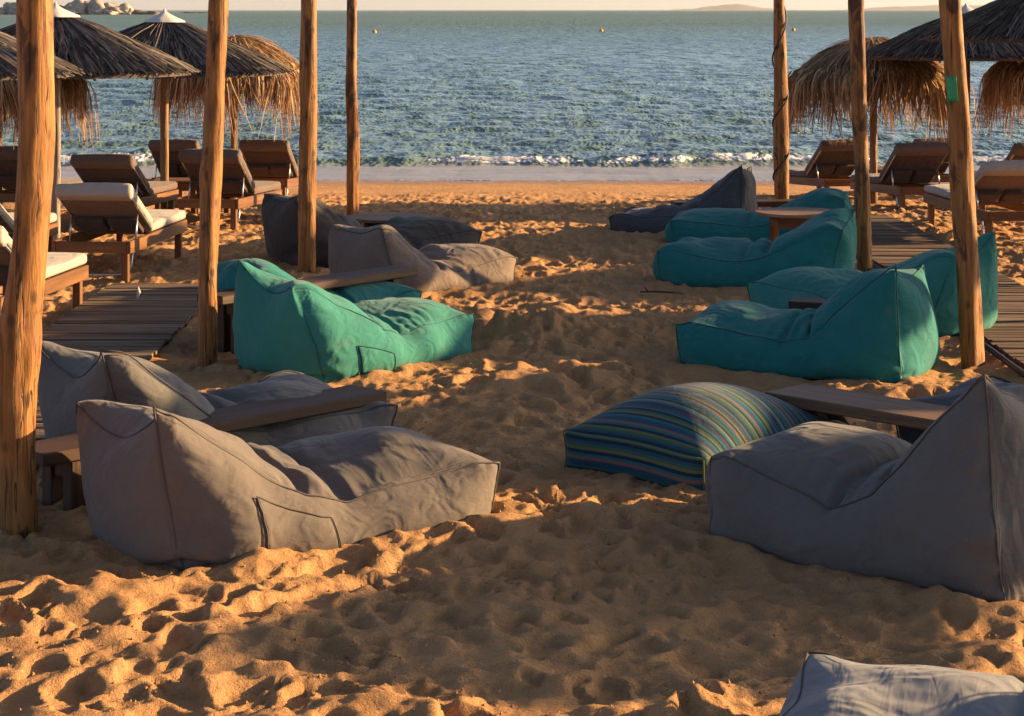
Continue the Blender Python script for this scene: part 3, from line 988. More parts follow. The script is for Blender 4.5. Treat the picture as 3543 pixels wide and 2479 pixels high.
# ------------------------------------------------------------------ sea air
mb = MB(); mb.box((-16000, -300, -6), (16000, 16500, 90))
hz = mb.mesh('haze')
hm = bpy.data.materials.new('sea_haze'); hm.use_nodes = True
hm.node_tree.nodes.clear()
ho = hm.node_tree.nodes.new('ShaderNodeOutputMaterial'); hv = hm.node_tree.nodes.new('ShaderNodeVolumePrincipled')
hv.inputs['Color'].default_value = (.93, .93, .95, 1); hv.inputs['Density'].default_value = 3.0e-5
hv.inputs['Anisotropy'].default_value = .2
hm.node_tree.links.new(hv.outputs[0], ho.inputs['Volume'])
o = link('haze', hz, hm); tag(o, 'thin sea haze', None, None, 'stuff')
# ------------------------------------------------------------------ posts of the shelter
def post_mesh(name, path, seed, knots=()):
    """path: list of (z, dx, dy, radius)"""
    rng = np.random.default_rng(seed)
    p = np.array(path, float)
    zs = np.arange(p[0, 0], p[-1, 0], .022)
    n = 26
    dx = np.interp(zs, p[:, 0], p[:, 1]); dy = np.interp(zs, p[:, 0], p[:, 2]); rr = np.interp(zs, p[:, 0], p[:, 3])
    k = np.hanning(15); k /= k.sum()
    def sm(a): return np.convolve(np.pad(a, 7, 'edge'), k, 'valid')
    dx, dy, rr = sm(dx), sm(dy), sm(rr)
    o = rng.random(8) * 50
    A, Z = np.meshgrid(2 * PI * np.arange(n) / n, zs)
    F = 1 + .07 * np.sin(2 * A + o[0] + Z * .9) + .05 * np.sin(3 * A + o[1] - Z * 1.6)
    F += .17 * fbm(np.cos(A) * 1.3 + o[2], Z * 2.3 + np.sin(A) * 1.3 + o[3], 4)
    for kz, ka, kr, kh in knots:
        da = (A - ka + PI) % (2 * PI) - PI
        F += kh * np.exp(-((Z - kz) / kr) ** 2 - (da / .55) ** 2)
    vs = np.stack([dx[:, None] + np.cos(A) * rr[:, None] * F, dy[:, None] + np.sin(A) * rr[:, None] * F, Z], -1).reshape(-1, 3)
    fs = []
    m = len(zs)
    for i in range(m - 1):
        for j in range(n):
            a, b = i * n + j, i * n + (j + 1) % n
            fs.append((a, b, b + n, a + n))
    fs.append(tuple(range(n - 1, -1, -1))); fs.append(tuple(range((m - 1) * n, m * n)))
    return make_mesh(name, vs, fs)

POSTS = [
    # x, y, path, material, knots, label
    (-2.06, 8.58, [(-.3, 0, 0, .082), (0, 0, 0, .080), (.35, -.010, 0, .076), (.60, -.026, 0, .092), (.75, -.022, 0, .094), (.95, .004, 0, .080), (1.12, .028, 0, .074), (1.68, .064, 0, .070), (2.25, .060, 0, .068), (3.0, .05, 0, .064)],
     'post', [(.78, 5.9, .10, .18), (1.42, 5.6, .09, .12), (.55, 4.3, .06, .12), (1.9, 5.9, .06, .08)], 'thick crooked wooden post by the front grey bean bag at far left'),
    (-1.90, 12.75, [(-.3, 0, 0, .066), (0, 0, 0, .064), (.6, .006, 0, .062), (1.0, .022, 0, .066), (1.18, .030, 0, .070), (1.5, .048, 0, .062), (2.26, .078, 0, .060), (3.0, .10, 0, .056)],
     'post', [(1.16, 3.6, .08, .16), (.35, 5.5, .05, .06)], 'bulging wooden post behind the left plank bench and teal bean bag'),
    (-1.72, 17.14, [(-.3, 0, 0, .071), (0, 0, 0, .070), (1.2, .010, 0, .070), (2.3, .022, 0, .066), (3.0, .03, 0, .062)],
     'post', [(.55, 5.2, .05, .06)], 'straight wooden post standing in front of the dark bean bag'),
    (-1.665, 21.4, [(-.3, 0, 0, .062), (0, 0, 0, .061), (.9, .004, 0, .060), (1.4, -.012, 0, .060), (2.3, -.004, 0, .054), (3.0, 0, 0, .052)],
     'post_bark', [(1.0, 5.0, .05, .10)], 'slim far wooden post beside the left round table'),
    (2.85, 12.67, [(-.3, .02, 0, .078), (0, 0, 0, .076), (.8, -.040, 0, .070), (1.6, -.092, 0, .066), (2.3, -.146, 0, .062), (3.0, -.19, 0, .058)],
     'post', [(.45, 5.1, .05, .07), (1.0, 4.4, .05, .07)], 'leaning wooden post with green sticker beside the front teal bean bag'),
    (2.94, 17.06, [(-.3, 0, 0, .058), (0, 0, 0, .060), (.7, -.020, 0, .062), (1.4, -.052, 0, .068), (2.3, -.074, 0, .072), (3.0, -.09, 0, .068)],
     'post_bark', [(1.9, 4.7, .05, .12), (1.0, 4.2, .05, .08), (.75, 5.2, .05, .08)], 'knotty wooden post with dark bark patches at the right'),
    (2.82, 21.4, [(-.3, 0, 0, .072), (0, 0, 0, .072), (.9, -.012, 0, .072), (1.5, -.018, 0, .066), (2.3, -.028, 0, .056), (3.0, -.03, 0, .052)],
     'post', [(.9, 4.4, .05, .10)], 'far right wooden post wrapped with black cable'),
]
post_objs = []
for k, (x, y, path, mt, kn, lab) in enumerate(POSTS):
    o = link('wooden_post', post_mesh('wooden_post', path, 40 + k, kn), M[mt], None, (x, y, float(ground(y))))
    tag(o, lab, 'post', 'posts of the beach shelter')
    post_objs.append(o)

# green sticker on the leaning post: a curved patch hugging the wood
def sticker():
    po = post_objs[4]
    vs = []; fs = []
    na, nz = 9, 6
    for i in range(nz + 1):
        z = 1.635 + .155 * i / nz
        cx = np.interp(z, [.8, 1.6, 2.3], [-.040, -.092, -.146])
        for j in range(na + 1):
            a = 3.62 + .95 * j / na
            vs.append((cx + math.cos(a) * .0765, math.sin(a) * .0765, z))
    for i in range(nz):
        for j in range(na):
            q = i * (na + 1) + j
            fs.append((q, q + 1, q + na + 2, q + na + 1))
    o = link('sticker', make_mesh('sticker', vs, fs), M['green'], po)
    m = o.modifiers.new('t', 'SOLIDIFY'); m.thickness = .0015
    o['label'] = 'small green sticker'
sticker()

# black cable winding down the far right post
pts = []
for i in range(150):
    t = i / 149
    z = 2.75 - 2.62 * t
    turns = 2 * PI * (.15 + 3.6 * t ** 1.5)
    cx = np.interp(z, [0, .9, 1.5, 2.3, 3], [0, -.012, -.018, -.028, -.03])
    rr = np.interp(z, [0, .9, 1.5, 2.3, 3], [.079, .079, .074, .064, .06]) + .006
    pts.append((cx + math.cos(-turns + 3.4) * rr, math.sin(-turns + 3.4) * rr, z))
mb = MB(); mb.tube(pts, .008, 6)
o = mb.build('cable', M['black'], None, True); o.location = (2.82, 21.4, float(ground(21.4)))
tag(o, 'black cable spiralling down the far right post', 'cable')

# ------------------------------------------------------------------ boardwalks
def boardwalk(x0, x1, y0, y1, label, seed):
    rng = random.Random(seed)
    root = empty('boardwalk', ((x0 + x1) / 2, (y0 + y1) / 2, 0)); tag(root, label, 'boardwalk', 'slatted beach walkways'); 
    root['kind'] = 'structure'
    cx, cy = (x0 + x1) / 2, (y0 + y1) / 2
    w = x1 - x0
    meshes = []
    for v in range(6):
        mb = MB()
        mb.box((-w / 2, -.040, -.012), (w / 2, .040, .012), None, .003)
        me = mb.mesh('plank'); me.materials.append(M['board'])
        for vt in me.vertices:
            vt.co.z += .003 * math.sin(vt.co.x * (2 + v) + v) ; vt.co.y += .002 * math.sin(vt.co.x * 3 + v * 2)
        meshes.append(me)
    y = y0; n = 0
    while y < y1:
        o = link('plank', meshes[n % 6], None, root)
        zz = float(ground(y))
        o.location = (rng.uniform(-.012, .012), y - cy, .026 + zz + rng.uniform(-.005, .005))
        o.rotation_euler = (rng.uniform(-.05, .05), rng.uniform(-.006, .006), rng.uniform(-.010, .010))
        y += .088 + rng.choice([0, 0, 0, .003, .016]); n += 1
    for xx in (-w * .32, w * .32):
        mb = MB()
        ly = np.linspace(y0, y1, 12)
        for a, b in zip(ly[:-1], ly[1:]):
            za, zb = float(ground(a)), float(ground(b))
            vs = [(xx - .03, a - cy, za - .05), (xx + .03, a - cy, za - .05), (xx + .03, a - cy, za + .012), (xx - .03, a - cy, za + .012),
                  (xx - .03, b - cy, zb - .05), (xx + .03, b - cy, zb - .05), (xx + .03, b - cy, zb + .012), (xx - .03, b - cy, zb + .012)]
            mb.add(vs, [(0, 1, 5, 4), (1, 2, 6, 5), (2, 3, 7, 6), (3, 0, 4, 7)])
        mb.build('joist', M['board'], root)
boardwalk(*BOARDS[0], 'slatted wooden walkway between the loungers and left bean bags', 1)
boardwalk(*BOARDS[1], 'slatted wooden walkway behind the right teal bean bags', 2)

pts = [(3.06 + .03 * math.sin(y * 1.3), y, float(ground(y)) + .035 + .01 * math.sin(y * 3)) for y in np.linspace(9.0, 18.2, 60)]
mb = MB(); mb.tube(pts, .019, 8)
tag(mb.build('hose', M['black'], None, True), 'black hose lying along the edge of the right walkway', 'hose')

# ------------------------------------------------------------------ benches and tables
def plank_bench(loc, ang, length, width, height, label, thick=.055, top='bench_x'):
    """long low plank table between two bean bags; loc is the middle of the top's ground point, ang the long axis"""
    root = empty('plank_bench', loc, ang); tag(root, label, 'bench', 'low plank tables between the bean bags')
    L, W = length / 2, width / 2
    mb = MB(); mb.box((-L, -W, height - thick), (L, W, height), None, .006); mb.build('top_plank', M[top], root)
    for sx in (-1, 1):
        x = sx * (L - .20)
        for sy in (-1, 1):
            y = sy * (W - .055)
            mb = MB(); mb.box((x - .045, y - .035, -.12), (x + .045, y + .035, height - thick - .002), None, .004); mb.build('leg', M['bench_z'], root)
        mb = MB(); mb.box((x - .030, -W + .095, height - thick - .090), (x + .030, W - .095, height - thick - .003), None, .004); mb.build('cross_piece', M['bench_z'], root)
        Mx = Matrix.Translation((x - sx * .15, 0, height - thick - .085)) @ Matrix.Rotation(sx * R(-45), 4, 'Y')
        mb = MB(); mb.box((-.125, -.028, -.025), (.11, .028, .022), Mx, .003); mb.build('brace', M['bench_z'], root)
    return root
def bench_from(left_near, right_near, width, side, label, height=.30, top='bench_x'):
    a = Vector((*left_near, 0)); b = Vector((*right_near, 0))
    d = b - a; ang = math.atan2(d.y, d.x)
    n = Vector((-math.sin(ang), math.cos(ang), 0)) * side
    c = (a + b) / 2 + n * width / 2
    return plank_bench(tuple(c), ang, d.length, width, height, label, top=top)
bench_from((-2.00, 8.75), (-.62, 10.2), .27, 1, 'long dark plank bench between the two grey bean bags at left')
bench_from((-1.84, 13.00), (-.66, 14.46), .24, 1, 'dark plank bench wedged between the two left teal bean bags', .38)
bench_from((1.244, 10.13), (2.60, 8.78), .34, 1, 'plank bench between the striped cushion and big grey bean bag at right', .31, 'bench_sunlit')
bench_from((1.80, 13.36), (2.45, 13.08), .22, 1, 'plank bench glimpsed behind the front right teal bean bag')
bench_from((1.66, 20.85), (3.0, 21.0), .25, 1, 'low dark bench behind the slate bean bag near the shore', .24)

def round_table(loc, r, height, label, rot=0.0):
    root = empty('round_table', loc, rot); tag(root, label, 'table', 'round low tables')
    # top of separate boards cut to a disc
    nb = 6; bw = 2 * r / nb
    for k in range(nb):
        y0, y1 = -r + k * bw + .0015, -r + (k + 1) * bw - .0015
        m = 8; up = []; 
        ya = np.linspace(y0, y1, m)
        xa = np.sqrt(np.maximum(r * r - ya * ya, 1e-5))
        ring = [(-xa[i], ya[i]) for i in range(m - 1, -1, -1)] + [(xa[i], ya[i]) for i in range(m)]
        vs = [(x, y, height - .026) for x, y in ring] + [(x, y, height) for x, y in ring]
        n2 = len(ring)
        fs = [tuple(range(n2 - 1, -1, -1)), tuple(range(n2, 2 * n2))] + [(i, (i + 1) % n2, n2 + (i + 1) % n2, n2 + i) for i in range(n2)]
        link('top_board', make_mesh('top_board', vs, fs, False), M['table_top'], root)
    ra = r * .80
    for k in range(4):
        a = PI / 4 + k * PI / 2
        mb = MB(); Mx = Matrix.Rotation(k * PI / 2, 4, 'Z')
        s = ra * .707
        mb.box((-s + .03, s - .012, height - .135), (s - .03, s + .012, height - .028), Mx, .003); mb.build('apron', M['teak_x'], root)
        prof = [(-.12, .026), (.0, .024), (.03, .030), (.045, .022), (.06, .032), (.10, .036), (.13, .026), (.145, .034), (height - .14, .034), (height - .139, .036), (height - .028, .036)]
        cx, cy = math.cos(a) * ra, math.sin(a) * ra
        mb = MB(); mb.tube([(cx, cy, z) for z, _ in prof], [q for _, q in prof], 12); mb.build('leg', M['teak_z'], root, True)
    return root
round_table((-1.16, 19.05, 0), .38, .28, 'round wooden table behind the left taupe bean bag', .2)
round_table((2.56, 18.32, 0), .38, .40, 'round wooden table between the two far right teal bean bags', -.1)

def side_table(loc, rot, label, s=.25, height=.40):
    root = empty('side_table', loc, rot); tag(root, label, 'table', 'square side tables by the loungers')
    for k in range(4):
        y = -s + (k + .5) * s / 2
        mb = MB(); mb.box((-s, y - s / 4 + .004, height - .024), (s, y + s / 4 - .004, height), None, .003); mb.build('top_slat', M['teak_x'], root)
    for k in range(4):
        Mx = Matrix.Rotation(k * PI / 2, 4, 'Z')
        mb = MB(); mb.box((-s + .085, s - .05, height - .11), (s - .085, s - .028, height - .027), Mx, .003); mb.build('apron', M['teak_x'], root)
        mb = MB(); mb.box((s - .085, s - .085, -.10), (s - .027, s - .027, height - .026), Mx, .004); mb.build('leg', M['teak_z'], root)
    return root
def gz(y): return float(ground(y))
side_table((-3.68, 22.50, gz(22.5)), .08, 'square wooden side table at the foot of the second left parasol')
side_table((4.75, 26.6, gz(26.6)), -.06, 'square side table beside the right straw parasol pole')
side_table((5.75, 24.9, gz(24.9)), -.06, 'square side table under the right dark reed parasol')

# ------------------------------------------------------------------ sun loungers
def cushion(lo, hi, bev, name):
    bm = bmesh.new()
    bmesh.ops.create_cube(bm, size=1)
    for v in bm.verts:
        v.co = Vector((lo[0] + (v.co.x + .5) * (hi[0] - lo[0]), lo[1] + (v.co.y + .5) * (hi[1] - lo[1]), lo[2] + (v.co.z + .5) * (hi[2] - lo[2])))
    bmesh.ops.bevel(bm, geom=bm.edges[:], offset=bev, segments=3, affect='EDGES', profile=.5)
    bmesh.ops.subdivide_edges(bm, edges=[e for e in bm.edges if e.calc_length() > .2], cuts=6, use_grid_fill=True)
    for v in bm.verts:
        if v.co.z > hi[2] - bev * .5:
            v.co.z += .010 * math.sin(v.co.x * 9 + v.co.y * 4) * .6 + .012 * math.cos(v.co.y * 4.5) - .006
    me = bpy.data.meshes.new(name); bm.to_mesh(me); bm.free()
    me.polygons.foreach_set('use_smooth', [True] * len(me.polygons))
    return me

def make_lounger(theta, cush, under, length=1.75, blen=.74):
    root = empty('sun_lounger')
    W = .33
    def bx(nm, lo, hi, mt, Mx=None, ch=.004):
        mb = MB(); mb.box(lo, hi, Mx, ch); return mb.build(nm, M[mt], root)
    for s in (-1, 1):
        y0, y1 = sorted((s * W, s * (W - .032)))
        bx('side_beam', (0, y0, .222), (length, y1, .322), 'teak_x')
    bx('cross_beam', (.002, -W + .034, .226), (.034, W - .034, .316), 'teak_y')
    bx('cross_beam', (length - .034, -W + .034, .226), (length - .002, W - .034, .316), 'teak_y')
    for sx in (.034, length - .094):
        for s in (-1, 1):
            y0, y1 = sorted((s * (W - .034), s * (W - .092)))
            bx('leg', (sx, y0, -.10), (sx + .06, y1, .314), 'teak_z')
    hx = .70
    for k in range(7):
        x = hx + .04 + k * (length - hx - .16) / 6
        bx('slat', (x, -W + .036, .298), (x + .07, W - .036, .316), 'teak_y')
    me = cushion((hx - .01, -.315, .326), (length + .03, .315, .405), .028, 'seat_cushion'); me.materials.append(M[cush]); link('seat_cushion', me, None, root)
    # reclined back, swung about the hinge
    Mb = Matrix.Translation((hx, 0, .335)) @ Matrix.Rotation(PI, 4, 'Z') @ Matrix.Rotation(-theta, 4, 'Y')
    me = cushion((.015, -.315, .028), (blen + .02, .315, .105), .030, 'back_cushion'); me.transform(Mb); me.materials.append(M[cush])
    bc = link('back_cushion', me, None, root)
    me = cushion((blen - .11, -.322, -.005), (blen + .03, .322, .112), .034, 'head_sleeve'); me.transform(Mb); me.materials.append(M[cush])
    link('head_sleeve', me, None, bc)
    me = cushion((.16, -.292, -.002), (blen - .085, .292, .026), .010, 'back_panel'); me.transform(Mb); me.materials.append(M[under]); link('back_panel', me, None, root)
    for s in (-1, 1):
        me = cushion((.10, min(s * .02, s * .27), -.065), (.34, max(s * .02, s * .27), -.025), .012, 'flap'); me.transform(Mb); me.materials.append(M['under_shaded']); link('flap', me, None, root)
    tb = [Mb @ Vector(p) for p in [(.02, -.300, .012), (blen - .10, -.300, .012), (blen - .05, -.285, .012), (blen - .03, -.24, .012), (blen - .03, .24, .012), (blen - .05, .285, .012), (blen - .10, .300, .012), (.02, .300, .012)]]
    mb = MB(); mb.tube(tb, .012, 8); mb.build('back_tube', M['steel'], root, True)
    for s in (-1, 1):
        a = Mb @ Vector((blen * .50, s * .275, -.005)); b = Vector((a.x - .07, a.y * 1.03, .28))
        mb = MB(); mb.tube([a, b], .009, 8); mb.build('prop_rod', M['steel'], root, True)
    pts = [(.20, -.285, .24), (.18, -.283, .10), (.17, -.25, .045), (.16, -.18, .030), (.15, 0, .028), (.16, .18, .030), (.17, .25, .045), (.18, .283, .10), (.20, .285, .24)]
    mb = MB(); mb.tube(pts, .010, 8); mb.build('ground_rail', M['steel'], root, True)
    return root

G_L = 'sun loungers facing the sea'
protos = {}
def lounger(kind, rr, head, label, sx=1.0, side=-1):
    """rr: ground point of the rear leg on the given side (-1 right, 1 left looking to the foot)"""
    th, cu, un = kind
    if kind not in protos:
        o = make_lounger(R(th), cu, un); protos[kind] = o
    else:
        o = copy_tree(protos[kind])
    h = R(head)
    off = Vector((-math.sin(h), math.cos(h))) * side * .30
    x, y = rr[0] - off.x, rr[1] - off.y
    o.location = (x, y, gz(y + .8) + .0)
    o.rotation_euler = (0, math.atan((gz(y) - gz(y + 1.7)) / 1.7) , h)
    o.scale = (sx, 1, 1)
    tag(o, label, 'sun lounger', G_L)
    return o
CR = (28, 'cream', 'under'); BR = (31, 'brown', 'under_shaded'); BL = (27, 'brown', 'under_shaded')
lounger(CR, (-3.12, 16.60), 84, 'cream cushioned lounger in front of the first left parasol pole')
lounger(CR, (-3.36, 13.35), 83, 'cream lounger showing its foot end right of the crooked post')
lounger(CR, (-4.22, 16.35), 84, 'cream lounger cut off by the left edge behind the crooked post')
lounger(BL, (-3.80, 20.30), 84, 'brown lounger just behind the nearest cream lounger on the left')
lounger(BR, (-2.77, 20.50), 82, 'brown lounger behind the bulging post, angled to the right')
lounger(BR, (-4.02, 25.9), 86, 'brown lounger back seen past the side table near the surf', )
lounger(BR, (-2.86, 25.8), 84, 'tall backed brown lounger next to the straight post near the surf')
lounger(BR, (-5.02, 21.6), 84, 'brown lounger at the left edge behind the crooked post near the surf')
lounger(BR, (3.98, 25.9), 103, 'brown lounger by the cable wrapped post', 1.0, 1)
lounger(BR, (4.45, 23.4), 98, 'grey brown lounger between the knotty post and the leaning post', 1.05, 1)
lounger(CR, (4.44, 19.1), 95, 'pale lounger with steel tube back right of the leaning post', 1.15, 1)
lounger(BR, (5.85, 23.6), 97, 'brown lounger at the right edge behind the pale lounger', 1.0, 1)
lounger(BR, (5.42, 27.3), 97, 'far brown lounger behind the leaning post near the water', 1.0, 1)
lounger(BR, (6.75, 26.6), 97, 'far brown lounger cut off by the right edge near the water', 1.0, 1)
# ------------------------------------------------------------------ parasols
def tint_by(me, counts, rng, base):
    """each stem its own shade"""
    t = np.concatenate([np.full(c, base if i == 0 else rng.random()) for i, c in enumerate(counts)]).astype(np.float32)
    a = me.attributes.new('tint', 'FLOAT', 'POINT'); a.data.foreach_set('value', t)

def reed_mesh(r, h, seed):
    rng = np.random.default_rng(seed)
    mb = MB()
    n = 40
    prof = lambda t: h * (1 - t) + .05 * h * math.sin(PI * t)      # height above the rim at radius fraction t
    vs = []; fs = []
    ts = [.03, .25, .5, .75, .985]
    for t in ts:
        for k in range(n):
            a = 2 * PI * k / n; vs.append((math.cos(a) * r * t, math.sin(a) * r * t, prof(t) - .006))
    for t in reversed(ts):
        for k in range(n):
            a = 2 * PI * k / n; vs.append((math.cos(a) * r * t, math.sin(a) * r * t, prof(t) - .045))
    m = len(ts) * 2
    for i in range(m - 1):
        for k in range(n):
            fs.append((i * n + k, i * n + (k + 1) % n, (i + 1) * n + (k + 1) % n, (i + 1) * n + k))
    mb.add(vs, [f[::-1] for f in fs])
    for i in range(2300):
        a = rng.random() * 2 * PI
        t0 = rng.random() ** .8 * .80 + .02
        t1 = min(1.0, t0 + rng.uniform(.28, .7)) 
        if t1 > .93: t1 = 1.0 + rng.normal(0, .022)
        da = rng.normal(0, .05) / (t0 + .25)
        w = rng.uniform(.0045, .0095); lift = rng.uniform(.0, .030)
        pts = []
        for t, aa, e in ((t0, a, lift), ((t0 + t1) / 2, a + da * .5, lift + rng.uniform(0, .012)), (t1, a + da, lift * .6 + rng.uniform(-.01, .02))):
            pts.append(Vector((math.cos(aa) * r * t, math.sin(aa) * r * t, prof(t) + e)))
        mb.tube(pts, w, 3, cap=False)
    me = mb.mesh('thatch', False)
    tint_by(me, [len(vs)] + [9] * 2300, rng, .35)
    return me

def straw_mesh(r, h, skirt, seed):
    rng = np.random.default_rng(seed)
    mb = MB()
    prof = lambda t: h * (1 - t ** 1.9)
    n = 36; vs = []; fs = []
    ts = [.03, .3, .55, .8, .97]
    for t in ts:
        for k in range(n):
            a = 2 * PI * k / n; vs.append((math.cos(a) * r * t, math.sin(a) * r * t, prof(t) - .02))
    for t in reversed(ts):
        for k in range(n):
            a = 2 * PI * k / n; vs.append((math.cos(a) * r * t, math.sin(a) * r * t, prof(t) - .07))
    for i in range(len(ts) * 2 - 1):
        for k in range(n):
            fs.append((i * n + k, i * n + (k + 1) % n, (i + 1) * n + (k + 1) % n, (i + 1) * n + k))
    mb.add(vs, [f[::-1] for f in fs])
    for i in range(4400):
        a = rng.random() * 2 * PI
        hang = rng.random() < .60
        # fronds are tied on in clumps
        clump = math.floor(a / (2 * PI) * 46)
        cl = math.sin(clump * 12.9898) * 43758.5453; cl -= math.floor(cl)
        t0 = rng.uniform(.86, 1.0) if hang else rng.uniform(.05, .85)
        L = (skirt * (.40 + .60 * cl) * rng.uniform(.45, 1.12)) if hang else rng.uniform(.25, .5)
        w = rng.uniform(.006, .015)
        seg = 6
        p = Vector((math.cos(a) * r * t0, math.sin(a) * r * t0, prof(t0) + rng.uniform(.0, .035)))
        rad = Vector((math.cos(a), math.sin(a), 0)); tan = Vector((-math.sin(a), math.cos(a), 0))
        tilt = rng.normal(0, .22)
        pts = [p.copy()]
        el = -math.atan2(h * 1.9 * t0 ** .9, r) + rng.uniform(.0, .5)
        step = L / seg
        for s in range(seg):
            d = rad * math.cos(el) + Vector((0, 0, math.sin(el))) + tan * (tilt + rng.normal(0, .06))
            p = p + d.normalized() * step
            pts.append(p.copy())
            rr_ = math.hypot(p.x, p.y) / r
            if rr_ > .96 or hang: el = max(-1.50, el - rng.uniform(.35, .8))
            else:
                el = min(el, -math.atan2(h * 1.9 * rr_ ** .9, r) + .1)
        b = len(mb.v)
        tw = rng.uniform(-.9, .9)
        for s, q in enumerate(pts):
            ww = w * (1 - .75 * s / seg)
            side = (tan * math.cos(tw) + rad * math.sin(tw)) * ww
            mb.v.append(tuple(q - side)); mb.v.append(tuple(q + side))
        for s in range(seg):
            mb.f.append((b + 2 * s, b + 2 * s + 1, b + 2 * s + 3, b + 2 * s + 2))
    me = mb.mesh('thatch', False)
    tint_by(me, [n * len(ts) * 2] + [14] * 4400, rng, .45)
    return me

REED = reed_mesh(1.285, .55, 3); REED.materials.append(M['reed'])
STRAW = straw_mesh(.79, .38, .95, 5); STRAW.materials.append(M['straw'])

def cap_mesh(r, h):
    vs = []; fs = []; n = 24
    prof = [(r, 0), (r * .96, h * .12), (r * .62, h * .40), (r * .30, h * .68), (r * .12, h * .9), (r * .07, h * 1.05), (.004, h * 1.22)]
    for q, z in prof:
        for k in range(n):
            a = 2 * PI * k / n
            f = 1 + .05 * math.cos(8 * a) * (q / r)
            vs.append((math.cos(a) * q * f, math.sin(a) * q * f, z))
    for i in range(len(prof) - 1):
        for k in range(n):
            fs.append((i * n + k, i * n + (k + 1) % n, (i + 1) * n + (k + 1) % n, (i + 1) * n + k))
    return make_mesh('cap', vs, fs)
CAP = cap_mesh(.22, .12); CAP.materials.append(M['cap'])

def pole_mesh(r, h, seed):
    return post_mesh('pole', [(-.35, 0, 0, r), (h * .5, .004, 0, r), (h, 0, 0, r * .9)], seed)
RIB = {}
def parasol(kind, x, y, rim, label, scale=1.0, rot=0.0, pole_mat='pole', cap=True, hh=None):
    g = gz(y)
    root = empty(kind + '_parasol', (x, y, g), rot)
    tag(root, label, 'parasol', 'thatched beach parasols')
    rimz = rim - g
    th = link('thatch', REED if kind == 'reed' else STRAW, None, root, (0, 0, rimz)); th['kind'] = 'stuff'
    th.scale = (scale, scale, hh or scale)
    H = (.55 if kind == 'reed' else .38) * (hh or scale)
    pm = pole_mesh(.046, rimz + H - .03, int(x * 100) % 97); pm.materials.append(M[pole_mat])
    link('pole', pm, None, root)
    rr = (1.285 if kind == 'reed' else .82) * scale
    for k in range(8):
        a = 2 * PI * k / 8 + .2
        mb = MB()
        mb.tube([(math.cos(a) * .05, math.sin(a) * .05, rimz + H * .93 - .07), (math.cos(a) * rr * .96, math.sin(a) * rr * .96, rimz - (.045 if kind == 'reed' else .06))], .014, 6)
        mb.build('rib', M['pole'], root, True)
    if kind == 'reed':
        ring = [(math.cos(2 * PI * k / 32) * rr * .93, math.sin(2 * PI * k / 32) * rr * .93, rimz - .02) for k in range(33)]
        mb = MB(); mb.tube(ring, .014, 6, cap=False); mb.build('rim_hoop', M['reed'], root, True)
    if cap:
        c = link('cap', CAP, None, root, (0, 0, rimz + H * .93)); c.scale = (scale, scale, scale)
    return root

parasol('reed', -4.31, 19.34, 1.62, 'dark reed parasol with a cream cap at left, grey pole', 1.0, .3, 'pole_grey')
parasol('reed', -3.75, 22.1, 1.54, 'second dark reed parasol from the left with small cream cap', 1.03, 1.4)
parasol('reed', -4.92, 17.0, 1.68, 'dark reed parasol cut off by the left edge', 1.0, 2.1)
parasol('straw', -3.48, 25.6, 1.46, 'shaggy straw parasol behind the second reed parasol at left', 1.0, .5, cap=False)
parasol('straw', -5.60, 22.3, 1.47, 'shaggy straw parasol at the left edge under the reed one', 1.0, 2.5, cap=False)
parasol('straw', 4.50, 25.5, 1.40, 'shaggy straw parasol between the cable post and the leaning post', 1.12, 1.1, cap=False, hh=1.08)
parasol('straw', 6.50, 24.0, 1.50, 'shaggy straw parasol cut off by the right edge', 1.0, 3.3, cap=False)
parasol('reed', 5.32, 24.0, 1.66, 'dark reed parasol right of the leaning post', .93, .9, hh=.95)
parasol('reed', 5.36, 20.0, 1.93, 'near dark reed parasol cut off by the top right corner', 1.02, 2.7)
# unseen parasols added at the right, placed to throw shade across the bean bags
SHADE = [(5.6, 11.6, 1.9, .80), (5.7, 16.5, 1.9, 1.0), (8.0, 9.44, 1.9, .80), (8.1, 12.7, 1.9, 1.06), (8.7, 15.6, 1.9, 1.03), (9.2, 18.5, 1.9, 1.0), (8.7, 21.2, 1.9, 1.03)]
ORD = ['first', 'second', 'third', 'fourth', 'fifth', 'sixth', 'seventh', 'eighth', 'ninth']
for k, (x, y, rz, s) in enumerate(SHADE):
    parasol('reed', x, y, rz, f'{ORD[k]} dark reed parasol added for shade, out of view beyond the right edge', s, k * .7)
# ------------------------------------------------------------------ bean bags in place
GB_L = 'bean bag loungers on the left'; GB_R = 'bean bag loungers on the right'
def V2(top, zs=1.0, xs=1.0): return [(x * xs, z * zs) for x, z in top]
def bag(seed, mat, pipe, width=.76, fill=1.15, seat=(.80, .28, .12), slack=.08, goal=.0006, steps=110, res=(46, 13, 24), pocket=None, top=LOUNGE_TOP, bot=LOUNGE_BOT, soft=1.0, sub=1, **kw):
    cl = sew_bag(top, bot, width, *res, seed, fill=fill, steps=steps, slack=slack, seat=seat, goal=goal, soft=soft, **kw)
    return bag_parts(cl, 'bean_bag', M[mat], M[pipe], sub=sub, pocket=pocket)

def recolour(parts, mat, pipe):
    out = []
    for n, me, s in parts:
        m = me.copy(); m.materials.clear()
        m.materials.append(M[mat] if n in ('cover', 'pocket') else M[pipe])
        out.append((n, m, s))
    return out

